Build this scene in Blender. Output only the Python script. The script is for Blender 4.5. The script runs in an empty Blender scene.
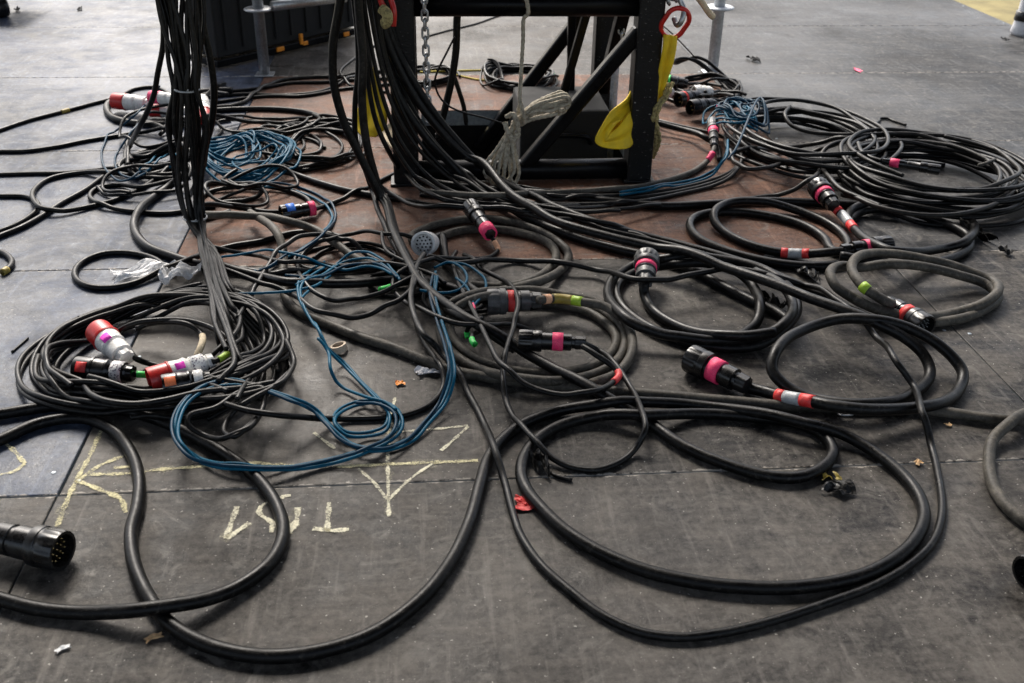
import bpy, bmesh, math, random
import numpy as np
from mathutils import Vector, Matrix
random.seed(7); RNG = np.random.default_rng(7)
SC = bpy.context.scene
COL = SC.collection
PI = math.pi

# ------------------------------------------------------------------ camera geometry (fitted to the deck seams: panels are 2 m x 1 m)
F, PITCH, ROLL, YAW, CAMH, CAMX, CAMY = 1019.57565, .509111112, .0180752345, -.0917539094, 1.19156512, -.299351419, -1.58577201
def ray(px, py):
    x = (px - 512) / F; y = -(py - 341.5) / F
    c, s = math.cos(ROLL), math.sin(ROLL); X = c*x - s*y; Y = s*x + c*y
    d = (X, math.cos(PITCH) + Y*math.sin(PITCH), -math.sin(PITCH) + Y*math.cos(PITCH))
    c, s = math.cos(YAW), math.sin(YAW)
    return np.array((c*d[0] - s*d[1], s*d[0] + c*d[1], d[2]))
EYE = np.array((CAMX, CAMY, CAMH))
FW = ray(512, 341.5); RT = (ray(513, 341.5) - FW)*F; UP = (ray(512, 340.5) - FW)*F
def W(px, py, z=0.0):                       # point on the plane at height z
    d = ray(px, py); t = (z - CAMH)/d[2]
    return EYE + d*t
def WY(px, py, Y):                          # point on the upright plane y = Y
    d = ray(px, py); t = (Y - CAMY)/d[1]
    return EYE + d*t
def proj(P):
    v = np.asarray(P, float) - EYE
    k = v @ FW
    return 512 + F*(v @ RT)/k, 341.5 - F*(v @ UP)/k
def ppm(px, py):
    return 1.0/np.linalg.norm(W(px+1, py) - W(px, py))

# ------------------------------------------------------------------ materials
def nodes(name):
    m = bpy.data.materials.new(name); m.use_nodes = True
    nt = m.node_tree; b = nt.nodes['Principled BSDF']
    return m, nt, b
def N(nt, t, **kw):
    n = nt.nodes.new(t)
    for k, v in kw.items():
        if k in n.inputs: n.inputs[k].default_value = v
        else: setattr(n, k, v)
    return n
def ramp(nt, src, stops):
    r = nt.nodes.new('ShaderNodeValToRGB'); e = r.color_ramp.elements
    while len(e) < len(stops): e.new(0.5)
    for i, (p, c) in enumerate(stops):
        e[i].position = p; e[i].color = (c, c, c, 1) if isinstance(c, (int, float)) else (*c, 1)
    nt.links.new(src, r.inputs[0]); return r
def mix(nt, fac, a, b, mode='MIX'):
    n = nt.nodes.new('ShaderNodeMix'); n.data_type = 'RGBA'; n.blend_type = mode
    for sock, v in ((n.inputs[0], fac), (n.inputs[6], a), (n.inputs[7], b)):
        if hasattr(v, 'links'): nt.links.new(v, sock)
        elif isinstance(v, tuple): sock.default_value = (*v, 1)
        else: sock.default_value = v
    return n.outputs[2]
def simple(name, col, rough=.5, metal=0., dust=None, dustamt=.5, scale=35., bump=0.1, spec=.5, scuff=None):
    m, nt, b = nodes(name)
    tc = N(nt, 'ShaderNodeTexCoord')
    n1 = N(nt, 'ShaderNodeTexNoise', Scale=scale, Detail=6.0, Roughness=.65); nt.links.new(tc.outputs['Object'], n1.inputs['Vector'])
    n2 = N(nt, 'ShaderNodeTexNoise', Scale=scale*7, Detail=4.0, Roughness=.7); nt.links.new(tc.outputs['Object'], n2.inputs['Vector'])
    d = dust or tuple(min(1, c*1.35 + .01) for c in col)
    f = ramp(nt, n1.outputs[0], [(.42, 0.0), (.72, dustamt)])
    c1 = mix(nt, f.outputs[0], col, d)
    f2 = ramp(nt, n2.outputs[0], [(.35, .72), (.7, 1.15)])
    c2 = mix(nt, 1.0, c1, f2.outputs[0], 'MULTIPLY')
    if scuff:                                       # rubbed spots and dried dirt
        n3 = N(nt, 'ShaderNodeTexNoise', Scale=95., Detail=5., Roughness=.75, Distortion=.6); nt.links.new(tc.outputs['Object'], n3.inputs['Vector'])
        c2 = mix(nt, ramp(nt, n3.outputs[0], [(.55, 0.), (.72, .65)]).outputs[0], c2, scuff)
    nt.links.new(c2, b.inputs['Base Color'])
    rr = ramp(nt, n1.outputs[0], [(.3, max(.05, rough-.1)), (.75, min(1, rough+.18))]); nt.links.new(rr.outputs[0], b.inputs['Roughness'])
    b.inputs['Metallic'].default_value = metal; b.inputs['Specular IOR Level'].default_value = spec
    if bump:
        bp = N(nt, 'ShaderNodeBump', Strength=bump, Distance=.002); nt.links.new(n2.outputs[0], bp.inputs['Height']); nt.links.new(bp.outputs[0], b.inputs['Normal'])
    return m
M = {
 'K': simple('black_rubber', (.0022, .0022, .0025), .36, dust=(.008, .0075, .007), dustamt=.6, scale=22, bump=.3, spec=.17, scuff=(.068, .061, .052)),
 'D': simple('dusty_rubber', (.005, .0047, .0044), .40, dust=(.034, .030, .026), dustamt=.7, scale=26, bump=.3, spec=.20, scuff=(.075, .067, .056)),
 'T': simple('taupe_rubber', (.042, .038, .031), .55, dust=(.15, .135, .112), dustamt=.8, scale=24, bump=.35, spec=.22, scuff=(.20, .18, .15)),
 'G': simple('grey_rubber', (.0026, .0027, .0030), .36, dust=(.011, .0105, .010), dustamt=.7, scale=24, bump=.3, spec=.20, scuff=(.070, .064, .056)),
 'B': simple('blue_cable', (.001, .082, .150), .42, dust=(.002, .100, .175), dustamt=.7, scale=30, spec=.14),
 'N': simple('navy_cable', (.001, .028, .060), .42, dust=(.003, .06, .11), dustamt=.7, scale=30, spec=.14),
 'plastic': simple('black_plastic', (.004, .004, .0045), .28, dust=(.022, .022, .022), dustamt=.5, scale=30, bump=.08),
 'greyplastic': simple('grey_plastic', (.05, .05, .05), .42, dust=(.16, .155, .15), dustamt=.7, scale=40, bump=.12),
 'palegrey': simple('pale_grey_plastic', (.70, .69, .67), .45, dust=(.5, .49, .48), dustamt=.8, scale=60, bump=.12),
 'white': simple('white_plastic', (.84, .82, .78), .4, dust=(.52, .48, .42), dustamt=.5, scale=40, bump=.08),
 'red': simple('red_plastic', (.55, .02, .018), .35, dust=(.4, .05, .04), dustamt=.5, scale=30, bump=.05),
 'redpaint': simple('red_paint', (.62, .02, .015), .3, dust=(.35, .03, .02), dustamt=.6, scale=30, bump=.05),
 'pink': simple('pink_tape', (.95, .035, .16), .55, dust=(.9, .14, .24), dustamt=.5, scale=60, bump=.1),
 'magenta': simple('magenta_tape', (.8, .03, .5), .5, scale=60),
 'redtape': simple('red_tape', (.75, .03, .03), .5, dust=(.7, .12, .1), dustamt=.5, scale=60),
 'orange': simple('orange_tape', (.85, .18, .05), .55, dust=(.8, .3, .15), scale=60),
 'peach': simple('peach_tape', (.8, .42, .24), .6, scale=60),
 'olive': simple('mustard_tape', (.30, .22, .03), .5, dust=(.42, .34, .1), scale=50),
 'lime': simple('lime_tape', (.35, .55, .03), .5, dust=(.5, .6, .1), scale=50),
 'green': simple('green_tape', (.02, .55, .07), .45, scale=50),
 'bluetape': simple('blue_tape', (.02, .16, .65), .45, scale=50),
 'silver': simple('grey_sleeve', (.42, .44, .45), .4, dust=(.28, .28, .28), scale=60),
 'galv': simple('galvanised_steel', (.5, .51, .52), .42, metal=.85, dust=(.28, .28, .27), dustamt=.7, scale=18, bump=.1),
 'palepipe': simple('painted_pipe', (.62, .65, .68), .45, metal=.25, dust=(.36, .36, .36), dustamt=.6, scale=14, bump=.08),
 'steel': simple('black_steel', (.002, .002, .0025), .30, dust=(.006, .006, .007), dustamt=.7, scale=12, bump=.3, spec=.12),
 'rope': simple('natural_rope', (.50, .45, .35), .85, dust=(.16, .13, .095), dustamt=1.0, scale=90, bump=.6),
 'oldrope': simple('mottled_rope', (.5, .42, .18), .9, dust=(.05, .04, .03), dustamt=1.0, scale=120, bump=.6),
 'cream': simple('cream_cloth', (.62, .52, .36), .8, scale=20),
 'drape': simple('black_cloth', (.006, .006, .006), .9, scale=5),
 'brass': simple('brass_pin', (.75, .55, .25), .3, metal=1., scale=60, bump=0),
 'alu': simple('aluminium', (.33, .37, .40), .45, metal=.55, dust=(.2, .22, .24), scale=10),
 'tan': simple('wooden_chip', (.62, .40, .2), .7, scale=60),
 'paper': simple('paper', (.66, .66, .68), .7, dust=(.5, .5, .52), scale=50),
 'sticky': simple('masking_tape', (.55, .45, .34), .7, scale=40),
 'orangelatch': simple('orange_latch', (.8, .26, .01), .45, scale=40),
 'yellowcord': simple('yellow_line', (.7, .55, .06), .7, dust=(.4, .33, .08), scale=40),
}
def label_mat():
    m, nt, b = nodes('handwritten_label')
    tc = N(nt, 'ShaderNodeTexCoord')
    n = N(nt, 'ShaderNodeTexNoise', Scale=210., Detail=1.5, Roughness=.5); nt.links.new(tc.outputs['Object'], n.inputs['Vector'])
    f = ramp(nt, n.outputs[0], [(.56, 0.), (.60, 1.)])
    nt.links.new(mix(nt, f.outputs[0], (.74, .73, .71), (.08, .05, .10)), b.inputs['Base Color']); b.inputs['Roughness'].default_value = .6
    return m
M['label'] = label_mat()
def webbing():
    m, nt, b = nodes('yellow_webbing')
    tc = N(nt, 'ShaderNodeTexCoord')
    n = N(nt, 'ShaderNodeTexNoise', Scale=18., Detail=5., Roughness=.6); nt.links.new(tc.outputs['Object'], n.inputs['Vector'])
    w = N(nt, 'ShaderNodeTexWave', Scale=120., Distortion=.6); nt.links.new(tc.outputs['Object'], w.inputs['Vector'])
    f = ramp(nt, n.outputs[0], [(.35, 0.), (.75, .8)])
    c = mix(nt, f.outputs[0], (.92, .64, .010), (.56, .40, .03))
    nt.links.new(c, b.inputs['Base Color']); b.inputs['Roughness'].default_value = .7
    bp = N(nt, 'ShaderNodeBump', Strength=.35, Distance=.002); nt.links.new(w.outputs[1], bp.inputs['Height']); nt.links.new(bp.outputs[0], b.inputs['Normal'])
    return m
M['yellow'] = webbing()
def pillar_mat():                                   # chipped black paint with pale specks of bare metal
    m, nt, b = nodes('chipped_black_paint')
    tc = N(nt, 'ShaderNodeTexCoord')
    mp = N(nt, 'ShaderNodeMapping'); mp.inputs['Scale'].default_value = (1, 1, 2.2); nt.links.new(tc.outputs['Object'], mp.inputs['Vector'])
    n = N(nt, 'ShaderNodeTexNoise', Scale=75., Detail=3., Roughness=.6); nt.links.new(mp.outputs[0], n.inputs['Vector'])
    n2 = N(nt, 'ShaderNodeTexNoise', Scale=9., Detail=4.); nt.links.new(tc.outputs['Object'], n2.inputs['Vector'])
    f = ramp(nt, n.outputs[0], [(.66, 0.), (.70, 1.)])
    c0 = mix(nt, ramp(nt, n2.outputs[0], [(.4, 0.), (.7, 1.)]).outputs[0], (.003, .003, .003), (.008, .008, .009))
    nt.links.new(mix(nt, f.outputs[0], c0, (.30, .29, .27)), b.inputs['Base Color'])
    b.inputs['Roughness'].default_value = .42; b.inputs['Specular IOR Level'].default_value = .25
    bp = N(nt, 'ShaderNodeBump', Strength=.4, Distance=.003); nt.links.new(n.outputs[0], bp.inputs['Height']); nt.links.new(bp.outputs[0], b.inputs['Normal'])
    return m
M['chipped'] = pillar_mat()
def film_mat():
    m, nt, b = nodes('clear_film')
    b.inputs['Base Color'].default_value = (.92, .92, .92, 1); b.inputs['Roughness'].default_value = .25
    b.inputs['Transmission Weight'].default_value = .0
    tr = N(nt, 'ShaderNodeBsdfTransparent'); mx = N(nt, 'ShaderNodeMixShader')
    tc = N(nt, 'ShaderNodeTexCoord'); n = N(nt, 'ShaderNodeTexNoise', Scale=40., Detail=4.); nt.links.new(tc.outputs['Object'], n.inputs['Vector'])
    f = ramp(nt, n.outputs[0], [(.35, .30), (.68, .9)])
    nt.links.new(f.outputs[0], mx.inputs[0]); nt.links.new(tr.outputs[0], mx.inputs[1]); nt.links.new(b.outputs[0], mx.inputs[2])
    nt.links.new(mx.outputs[0], nt.nodes['Material Output'].inputs[0])
    return m
M['film'] = film_mat()
def chalk_mat(name, col, cover=.5):
    m, nt, b = nodes(name)
    b.inputs['Base Color'].default_value = (*col, 1); b.inputs['Roughness'].default_value = .95; b.inputs['Specular IOR Level'].default_value = .1
    tr = N(nt, 'ShaderNodeBsdfTransparent'); mx = N(nt, 'ShaderNodeMixShader')
    tc = N(nt, 'ShaderNodeTexCoord')
    n = N(nt, 'ShaderNodeTexNoise', Scale=190., Detail=5., Roughness=.7); nt.links.new(tc.outputs['Object'], n.inputs['Vector'])
    n2 = N(nt, 'ShaderNodeTexNoise', Scale=22., Detail=3., Roughness=.6); nt.links.new(tc.outputs['Object'], n2.inputs['Vector'])
    add = N(nt, 'ShaderNodeMath', operation='ADD'); nt.links.new(n.outputs[0], add.inputs[0]); nt.links.new(n2.outputs[0], add.inputs[1])
    # soft edge from the ribbon's own cross coordinate
    at = N(nt, 'ShaderNodeAttribute', attribute_name='edge')
    a2 = N(nt, 'ShaderNodeMath', operation='MULTIPLY_ADD'); nt.links.new(at.outputs['Fac'], a2.inputs[0]); a2.inputs[1].default_value = .55; nt.links.new(add.outputs[0], a2.inputs[2])
    f = ramp(nt, a2.outputs[0], [(.0, 0.), (1.0, 1.)]); f.color_ramp.elements[0].position = min(.95, 1.25-cover*.5); f.color_ramp.elements[0].color = (0, 0, 0, 1)
    sub = N(nt, 'ShaderNodeMapRange'); nt.links.new(a2.outputs[0], sub.inputs[0])
    sub.inputs[1].default_value = 1.62 - cover; sub.inputs[2].default_value = 1.62 - cover + .42; sub.inputs[3].default_value = 0; sub.inputs[4].default_value = .85
    nt.nodes.remove(f)
    nt.links.new(sub.outputs[0], mx.inputs[0]); nt.links.new(tr.outputs[0], mx.inputs[1]); nt.links.new(b.outputs[0], mx.inputs[2])
    nt.links.new(mx.outputs[0], nt.nodes['Material Output'].inputs[0])
    return m
M['chalk'] = chalk_mat('yellow_chalk', (.78, .72, .45), .30)
M['chalkw'] = chalk_mat('cream_chalk', (.82, .78, .60), .34)
M['chalkf'] = chalk_mat('faint_chalk', (.50, .47, .36), .06)

def deck_mat(name, lo, hi, grain=1.0, rough=.42, spec=.3, pale=(.15, .14, .125)):
    m, nt, b = nodes(name)
    tc = N(nt, 'ShaderNodeTexCoord')
    def noise(scale, detail, rg, vec=None, dist=0.):
        n = N(nt, 'ShaderNodeTexNoise', Scale=scale, Detail=detail, Roughness=rg, Distortion=dist)
        nt.links.new(vec or tc.outputs['Object'], n.inputs['Vector']); return n
    mp = N(nt, 'ShaderNodeMapping'); mp.inputs['Scale'].default_value = (3., 42., 1.); nt.links.new(tc.outputs['Object'], mp.inputs['Vector'])
    mp2 = N(nt, 'ShaderNodeMapping'); mp2.inputs['Scale'].default_value = (55., 4., 1.); mp2.inputs['Rotation'].default_value = (0, 0, .12); nt.links.new(tc.outputs['Object'], mp2.inputs['Vector'])
    big = noise(1.1, 5., .55); mid = noise(7., 8., .72, dist=.4); fine = noise(70., 5., .75)
    gr = noise(1., 6., .6, mp.outputs[0]); gr2 = noise(1., 5., .6, mp2.outputs[0])
    speck = noise(120., 2., .5); smear = noise(14., 6., .6, dist=2.2)
    # worn tone
    s = N(nt, 'ShaderNodeMath', operation='MULTIPLY_ADD'); nt.links.new(big.outputs[0], s.inputs[0]); s.inputs[1].default_value = .55; s.inputs[2].default_value = 0.
    s2 = N(nt, 'ShaderNodeMath', operation='MULTIPLY_ADD'); nt.links.new(mid.outputs[0], s2.inputs[0]); s2.inputs[1].default_value = .95; nt.links.new(s.outputs[0], s2.inputs[2])
    s3 = N(nt, 'ShaderNodeMath', operation='MULTIPLY_ADD'); nt.links.new(gr.outputs[0], s3.inputs[0]); s3.inputs[1].default_value = .34*grain; nt.links.new(s2.outputs[0], s3.inputs[2])
    s4 = N(nt, 'ShaderNodeMath', operation='MULTIPLY_ADD'); nt.links.new(fine.outputs[0], s4.inputs[0]); s4.inputs[1].default_value = .62; nt.links.new(s3.outputs[0], s4.inputs[2])
    mr = N(nt, 'ShaderNodeMapRange'); nt.links.new(s4.outputs[0], mr.inputs[0])
    tot = .5*(.55+.95+.34*grain+.62); mr.inputs[1].default_value = tot - .17; mr.inputs[2].default_value = tot + .21
    col = mix(nt, mr.outputs[0], lo, hi)
    # cross-wise brushed scuffs, pale smears, white specks, dark stains
    scf = ramp(nt, gr2.outputs[0], [(.56, 0.), (.74, .32)])
    col = mix(nt, scf.outputs[0], col, tuple(min(1, c*2.0+.03) for c in hi))
    sm = ramp(nt, smear.outputs[0], [(.54, 0.), (.70, .6)])
    col = mix(nt, sm.outputs[0], col, pale)
    gt = ramp(nt, noise(260., 2., .5).outputs[0], [(.68, 0.), (.73, .55)])
    col = mix(nt, gt.outputs[0], col, (.26, .245, .22))
    sp = ramp(nt, speck.outputs[0], [(.70, 0.), (.74, .8)])
    col = mix(nt, sp.outputs[0], col, (.42, .40, .36))
    st = ramp(nt, noise(3.3, 4., .6, dist=.8).outputs[0], [(.56, 0.), (.70, .6)])
    col = mix(nt, st.outputs[0], col, tuple(c*.4 for c in lo))
    # chipped paint along the panel joints (every metre in y, every two metres in x)
    sx = N(nt, 'ShaderNodeSeparateXYZ'); nt.links.new(tc.outputs['Object'], sx.inputs[0])
    def joint(sock, mul, off):
        a = N(nt, 'ShaderNodeMath', operation='MULTIPLY_ADD'); nt.links.new(sock, a.inputs[0]); a.inputs[1].default_value = mul; a.inputs[2].default_value = off
        p = N(nt, 'ShaderNodeMath', operation='PINGPONG'); nt.links.new(a.outputs[0], p.inputs[0]); p.inputs[1].default_value = .5
        q = N(nt, 'ShaderNodeMath', operation='DIVIDE'); nt.links.new(p.outputs[0], q.inputs[0]); q.inputs[1].default_value = mul; return q
    mn = N(nt, 'ShaderNodeMath', operation='MINIMUM'); nt.links.new(joint(sx.outputs[1], 1., 20.).outputs[0], mn.inputs[0]); mn.inputs[1].default_value = 1.
    ew = N(nt, 'ShaderNodeMapRange'); nt.links.new(mn.outputs[0], ew.inputs[0]); ew.inputs[1].default_value = .0; ew.inputs[2].default_value = .012; ew.inputs[3].default_value = .36; ew.inputs[4].default_value = 0.
    ea = N(nt, 'ShaderNodeMath', operation='ADD'); nt.links.new(ew.outputs[0], ea.inputs[0]); nt.links.new(noise(38., 4., .65).outputs[0], ea.inputs[1])
    ef = ramp(nt, ea.outputs[0], [(.72, 0.), (.78, .8)])
    col = mix(nt, ef.outputs[0], col, (.36, .33, .29))
    nt.links.new(col, b.inputs['Base Color'])
    rr = N(nt, 'ShaderNodeMapRange'); nt.links.new(mid.outputs[0], rr.inputs[0]); rr.inputs[1].default_value = .3; rr.inputs[2].default_value = .7
    rr.inputs[3].default_value = rough - .14; rr.inputs[4].default_value = rough + .24; b.inputs['Specular IOR Level'].default_value = spec
    nt.links.new(rr.outputs[0], b.inputs['Roughness'])
    gl = N(nt, 'ShaderNodeMath', operation='MULTIPLY_ADD'); nt.links.new(big.outputs[0], gl.inputs[0]); gl.inputs[1].default_value = -.7; gl.inputs[2].default_value = .35
    ra = N(nt, 'ShaderNodeMath', operation='ADD'); nt.links.new(rr.outputs[0], ra.inputs[0]); nt.links.new(gl.outputs[0], ra.inputs[1]); ra.use_clamp = True
    nt.links.new(ra.outputs[0], b.inputs['Roughness'])
    bp = N(nt, 'ShaderNodeBump', Strength=.5, Distance=.004); nt.links.new(s4.outputs[0], bp.inputs['Height']); nt.links.new(bp.outputs[0], b.inputs['Normal'])
    return m
M['deck_dark'] = deck_mat('dark_deck_paint', (.0060, .0056, .0053), (.118, .107, .095), rough=.48, spec=.13)
M['deck_sky_tint'] = deck_mat('sky_tinted_deck_paint', (.0095, .0125, .019), (.066, .083, .124), rough=.44, spec=.20, pale=(.13, .155, .195))  # left panels: bluish sky reflection put into the paint colour
M['deck_grey'] = deck_mat('grey_deck_paint', (.012, .0122, .013), (.104, .103, .102), rough=.46, spec=.15)
M['deck_brown'] = deck_mat('brown_deck_ply', (.042, .0185, .0115), (.200, .106, .070), rough=.55, spec=.12)

# ------------------------------------------------------------------ object helpers
def tag(o, label, cat, group=None):
    o['label'] = label; o['category'] = cat
    if group: o['group'] = group
    return o
def mk(name, V, Fc, mat, parent=None, smooth=True, origin=None, mats=None, idx=None):
    V = np.asarray(V, float)
    if origin is None:
        origin = V.mean(0).copy(); origin[2] = V[:, 2].min()
    origin = np.asarray(origin, float)
    me = bpy.data.meshes.new(name); me.from_pydata((V - origin).tolist(), [], Fc)
    for m in (mats or [mat]): me.materials.append(m)
    if smooth: me.polygons.foreach_set('use_smooth', [True]*len(me.polygons))
    if idx is not None: me.polygons.foreach_set('material_index', idx)
    me.update()
    o = bpy.data.objects.new(name, me); COL.objects.link(o)
    o['_o'] = origin.tolist()
    if parent is not None:
        o.parent = parent; o.location = origin - np.array(parent['_o'])
    else: o.location = origin
    return o
def empty(name, loc, label, cat, group=None):
    o = bpy.data.objects.new(name, None); COL.objects.link(o); o.location = loc; o['_o'] = [float(a) for a in loc]
    o.empty_display_size = .1
    return tag(o, label, cat, group)
class MB:
    def __init__(s): s.v = []; s.f = []
    def add(s, V, Fc):
        n = len(s.v); s.v += [tuple(map(float, p)) for p in V]; s.f += [tuple(i+n for i in f) for f in Fc]; return s
    def box(s, c, size, R=None, bev=.0):
        bm = bmesh.new(); bmesh.ops.create_cube(bm, size=1.0)
        for v in bm.verts: v.co = Vector((v.co.x*size[0], v.co.y*size[1], v.co.z*size[2]))
        if bev: bmesh.ops.bevel(bm, geom=bm.edges[:], offset=bev, segments=2, affect='EDGES', profile=.5)
        bm.verts.index_update()
        R = np.eye(3) if R is None else R
        s.add([R @ np.array(v.co) + np.array(c) for v in bm.verts], [[v.index for v in f.verts] for f in bm.faces]); bm.free(); return s
    def bar(s, a, b, w, h=None, bev=.004, up=(0, 0, 1)):           # square bar from a to b
        a = np.array(a, float); b = np.array(b, float); L = np.linalg.norm(b-a); d = (b-a)/L
        u = np.array(up, float)
        if abs(d @ u) > .95: u = np.array((0, 1., 0))
        x = np.cross(u, d); x /= np.linalg.norm(x); y = np.cross(d, x)
        return s.box((a+b)/2, (w, h or w, L), np.stack([x, y, d], 1), bev)
    def lathe(s, a, b, prof, seg=28, knurl=None, cap=True):
        V, Fc = lathe(a, b, prof, seg, knurl, cap); return s.add(V, Fc)
    def tube(s, P, r, seg=8, cap=True):
        V, Fc = tube(np.asarray(P, float), r, seg, cap); return s.add(V, Fc)
    def torus(s, c, axis, R, r, seg=28, rs=8, sx=1., xdir=None, stretch=0.):
        axis = np.array(axis, float); axis /= np.linalg.norm(axis)
        x = np.array(xdir if xdir is not None else ((1, 0, 0) if abs(axis[0]) < .8 else (0, 1, 0)), float); x -= axis*(x @ axis); x /= np.linalg.norm(x)
        y = np.cross(axis, x)
        P = []
        for k in range(seg):
            t = 2*PI*k/seg
            P.append(np.array(c) + x*(R*sx*math.cos(t) + (stretch if math.cos(t) > 0 else -stretch)) + y*R*math.sin(t))
        V, Fc = tube(np.array(P), r, rs, False, closed=True); return s.add(V, Fc)
    def build(s, name, mat, parent=None, **kw): return mk(name, s.v, s.f, M[mat] if isinstance(mat, str) else mat, parent, **kw)
def frames(P, closed=False):
    T = np.gradient(P, axis=0) if not closed else np.roll(P, -1, 0) - np.roll(P, 1, 0)
    T /= np.maximum(np.linalg.norm(T, axis=1, keepdims=True), 1e-9)
    n = np.cross(T[0], (0, 0, 1.));
    if np.linalg.norm(n) < .1: n = np.cross(T[0], (0, 1., 0))
    n /= np.linalg.norm(n); Ns = []
    for t in T:
        n = n - t*(n @ t); n /= max(np.linalg.norm(n), 1e-9); Ns.append(n)
    Ns = np.array(Ns); return T, Ns, np.cross(T, Ns)
def tube(P, r, seg=8, cap=True, closed=False):
    T, A, B = frames(P, closed); n = len(P)
    r = np.broadcast_to(np.asarray(r, float), (n,))
    th = np.arange(seg)*2*PI/seg
    V = (P[:, None, :] + r[:, None, None]*(np.cos(th)[None, :, None]*A[:, None, :] + np.sin(th)[None, :, None]*B[:, None, :])).reshape(-1, 3)
    Fc = []
    for i in range(n if closed else n-1):
        a = i*seg; b = ((i+1) % n)*seg
        for k in range(seg):
            k2 = (k+1) % seg; Fc.append((a+k, a+k2, b+k2, b+k))
    if cap and not closed:
        Fc.append(tuple(range(seg-1, -1, -1))); Fc.append(tuple((n-1)*seg + k for k in range(seg)))
    return V, Fc
def lathe(a, b, prof, seg=28, knurl=None, cap=True):
    """prof: (fraction along a->b, radius in m); knurl: (t0, t1, count, depth)"""
    a = np.array(a, float); b = np.array(b, float); d = (b-a)/np.linalg.norm(b-a)
    x = np.cross((0, 0, 1.), d)
    if np.linalg.norm(x) < .1: x = np.cross((0, 1., 0), d)
    x /= np.linalg.norm(x); y = np.cross(d, x)
    V = []; Fc = []
    for t, r in prof:
        for k in range(seg):
            th = 2*PI*k/seg; rr = r
            if knurl and knurl[0] <= t <= knurl[1]: rr = r*(1 - knurl[3]*(1 if (k*knurl[2]//seg) % 2 else 0))
            V.append(a + (b-a)*t + rr*(x*math.cos(th) + y*math.sin(th)))
    n = len(prof)
    for i in range(n-1):
        for k in range(seg):
            k2 = (k+1) % seg; Fc.append((i*seg+k, i*seg+k2, (i+1)*seg+k2, (i+1)*seg+k))
    if cap:
        Fc.append(tuple(range(seg-1, -1, -1))); Fc.append(tuple((n-1)*seg+k for k in range(seg)))
    return V, Fc
def sharp(o, ang=40):
    me = o.data
    me.set_sharp_from_angle(angle=math.radians(ang)); return o

# ------------------------------------------------------------------ resting heights: cables pile up on one another
CELL = .004; HX0, HX1, HY0, HY1 = -3.4, 3.6, -1.6, 5.2
HM = np.zeros((int((HX1-HX0)/CELL), int((HY1-HY0)/CELL)), np.float32)
DISC = {}
def disc(r):
    k = round(r/CELL*4)
    if k not in DISC:
        n = int(math.ceil(r/CELL)); g = np.arange(-n, n+1)*CELL
        d2 = g[:, None]**2 + g[None, :]**2
        h = np.sqrt(np.maximum(r*r - d2, 0)); h[d2 > r*r] = -9
        DISC[k] = (n, h.astype(np.float32))
    return DISC[k]
def need(x, y, r):
    n, h = disc(r); i = int((x-HX0)/CELL); j = int((y-HY0)/CELL)
    if i-n < 0 or j-n < 0 or i+n+1 > HM.shape[0] or j+n+1 > HM.shape[1]: return r
    return float((HM[i-n:i+n+1, j-n:j+n+1] + h).max())
def stamp(x, y, z, r):
    n, h = disc(r); i = int((x-HX0)/CELL); j = int((y-HY0)/CELL)
    if i-n < 0 or j-n < 0 or i+n+1 > HM.shape[0] or j+n+1 > HM.shape[1]: return
    s = HM[i-n:i+n+1, j-n:j+n+1]; np.maximum(s, h + z, out=s)

def catmull(P, step):
    P = np.asarray(P, float)
    Q = np.vstack([2*P[0]-P[1], P, 2*P[-1]-P[-2]])
    out = []; par = []
    for i in range(1, len(Q)-2):
        p0, p1, p2, p3 = Q[i-1], Q[i], Q[i+1], Q[i+2]
        d = lambda a, b: max(np.linalg.norm((a-b)[:3])**.5, 1e-4)
        t0 = 0; t1 = t0+d(p0, p1); t2 = t1+d(p1, p2); t3 = t2+d(p2, p3)
        m = max(3, int(np.linalg.norm((p2-p1)[:3])/step*1.1))
        t = np.linspace(t1, t2, m, endpoint=False)[:, None]
        A1 = (t1-t)/(t1-t0)*p0+(t-t0)/(t1-t0)*p1; A2 = (t2-t)/(t2-t1)*p1+(t-t1)/(t2-t1)*p2; A3 = (t3-t)/(t3-t2)*p2+(t-t2)/(t3-t2)*p3
        B1 = (t2-t)/(t2-t0)*A1+(t-t0)/(t2-t0)*A2; B2 = (t3-t)/(t3-t1)*A2+(t-t1)/(t3-t1)*A3
        out.append((t2-t)/(t2-t1)*B1+(t-t1)/(t2-t1)*B2); par.append(i-1+np.linspace(0, 1, m, endpoint=False))
    out.append(P[-1:]); par.append([len(P)-1.])
    C = np.vstack(out); u = np.concatenate(par)
    s = np.concatenate([[0], np.cumsum(np.linalg.norm(np.diff(C, axis=0), axis=1))])
    k = max(4, int(s[-1]/step)); g = np.linspace(0, s[-1], k)
    return np.stack([np.interp(g, s, C[:, j]) for j in range(3)], 1), np.interp(g, s, u), g
def gsm(a, sig):
    if sig < .5: return a
    n = int(sig*3); k = np.exp(-.5*(np.arange(-n, n+1)/sig)**2); k /= k.sum()
    return np.convolve(np.pad(a, n, mode='edge'), k, 'valid')
def mxf(a, n):
    p = np.pad(a, n, mode='edge'); return np.max(np.stack([p[i:i+len(a)] for i in range(2*n+1)]), 0)
PATHS = {}
def world_pts(pts, r, zz=None):
    out = []
    for i, p in enumerate(pts):
        if isinstance(p[0], str):                                  # ('w', x, y[, height]) or ('p', x, y, z)
            h = p[3] if len(p) > 3 else r
            out.append((p[1], p[2], h if zz is None or p[0] == 'p' else max(h, zz[i])))
        elif len(p) == 4: out.append(WY(p[0], p[1], p[3]))
        else:
            h = p[2] if len(p) == 3 else r
            if zz is not None: h = max(h, zz[i])
            out.append(W(p[0], p[1], h))
    return np.array(out)
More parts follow.
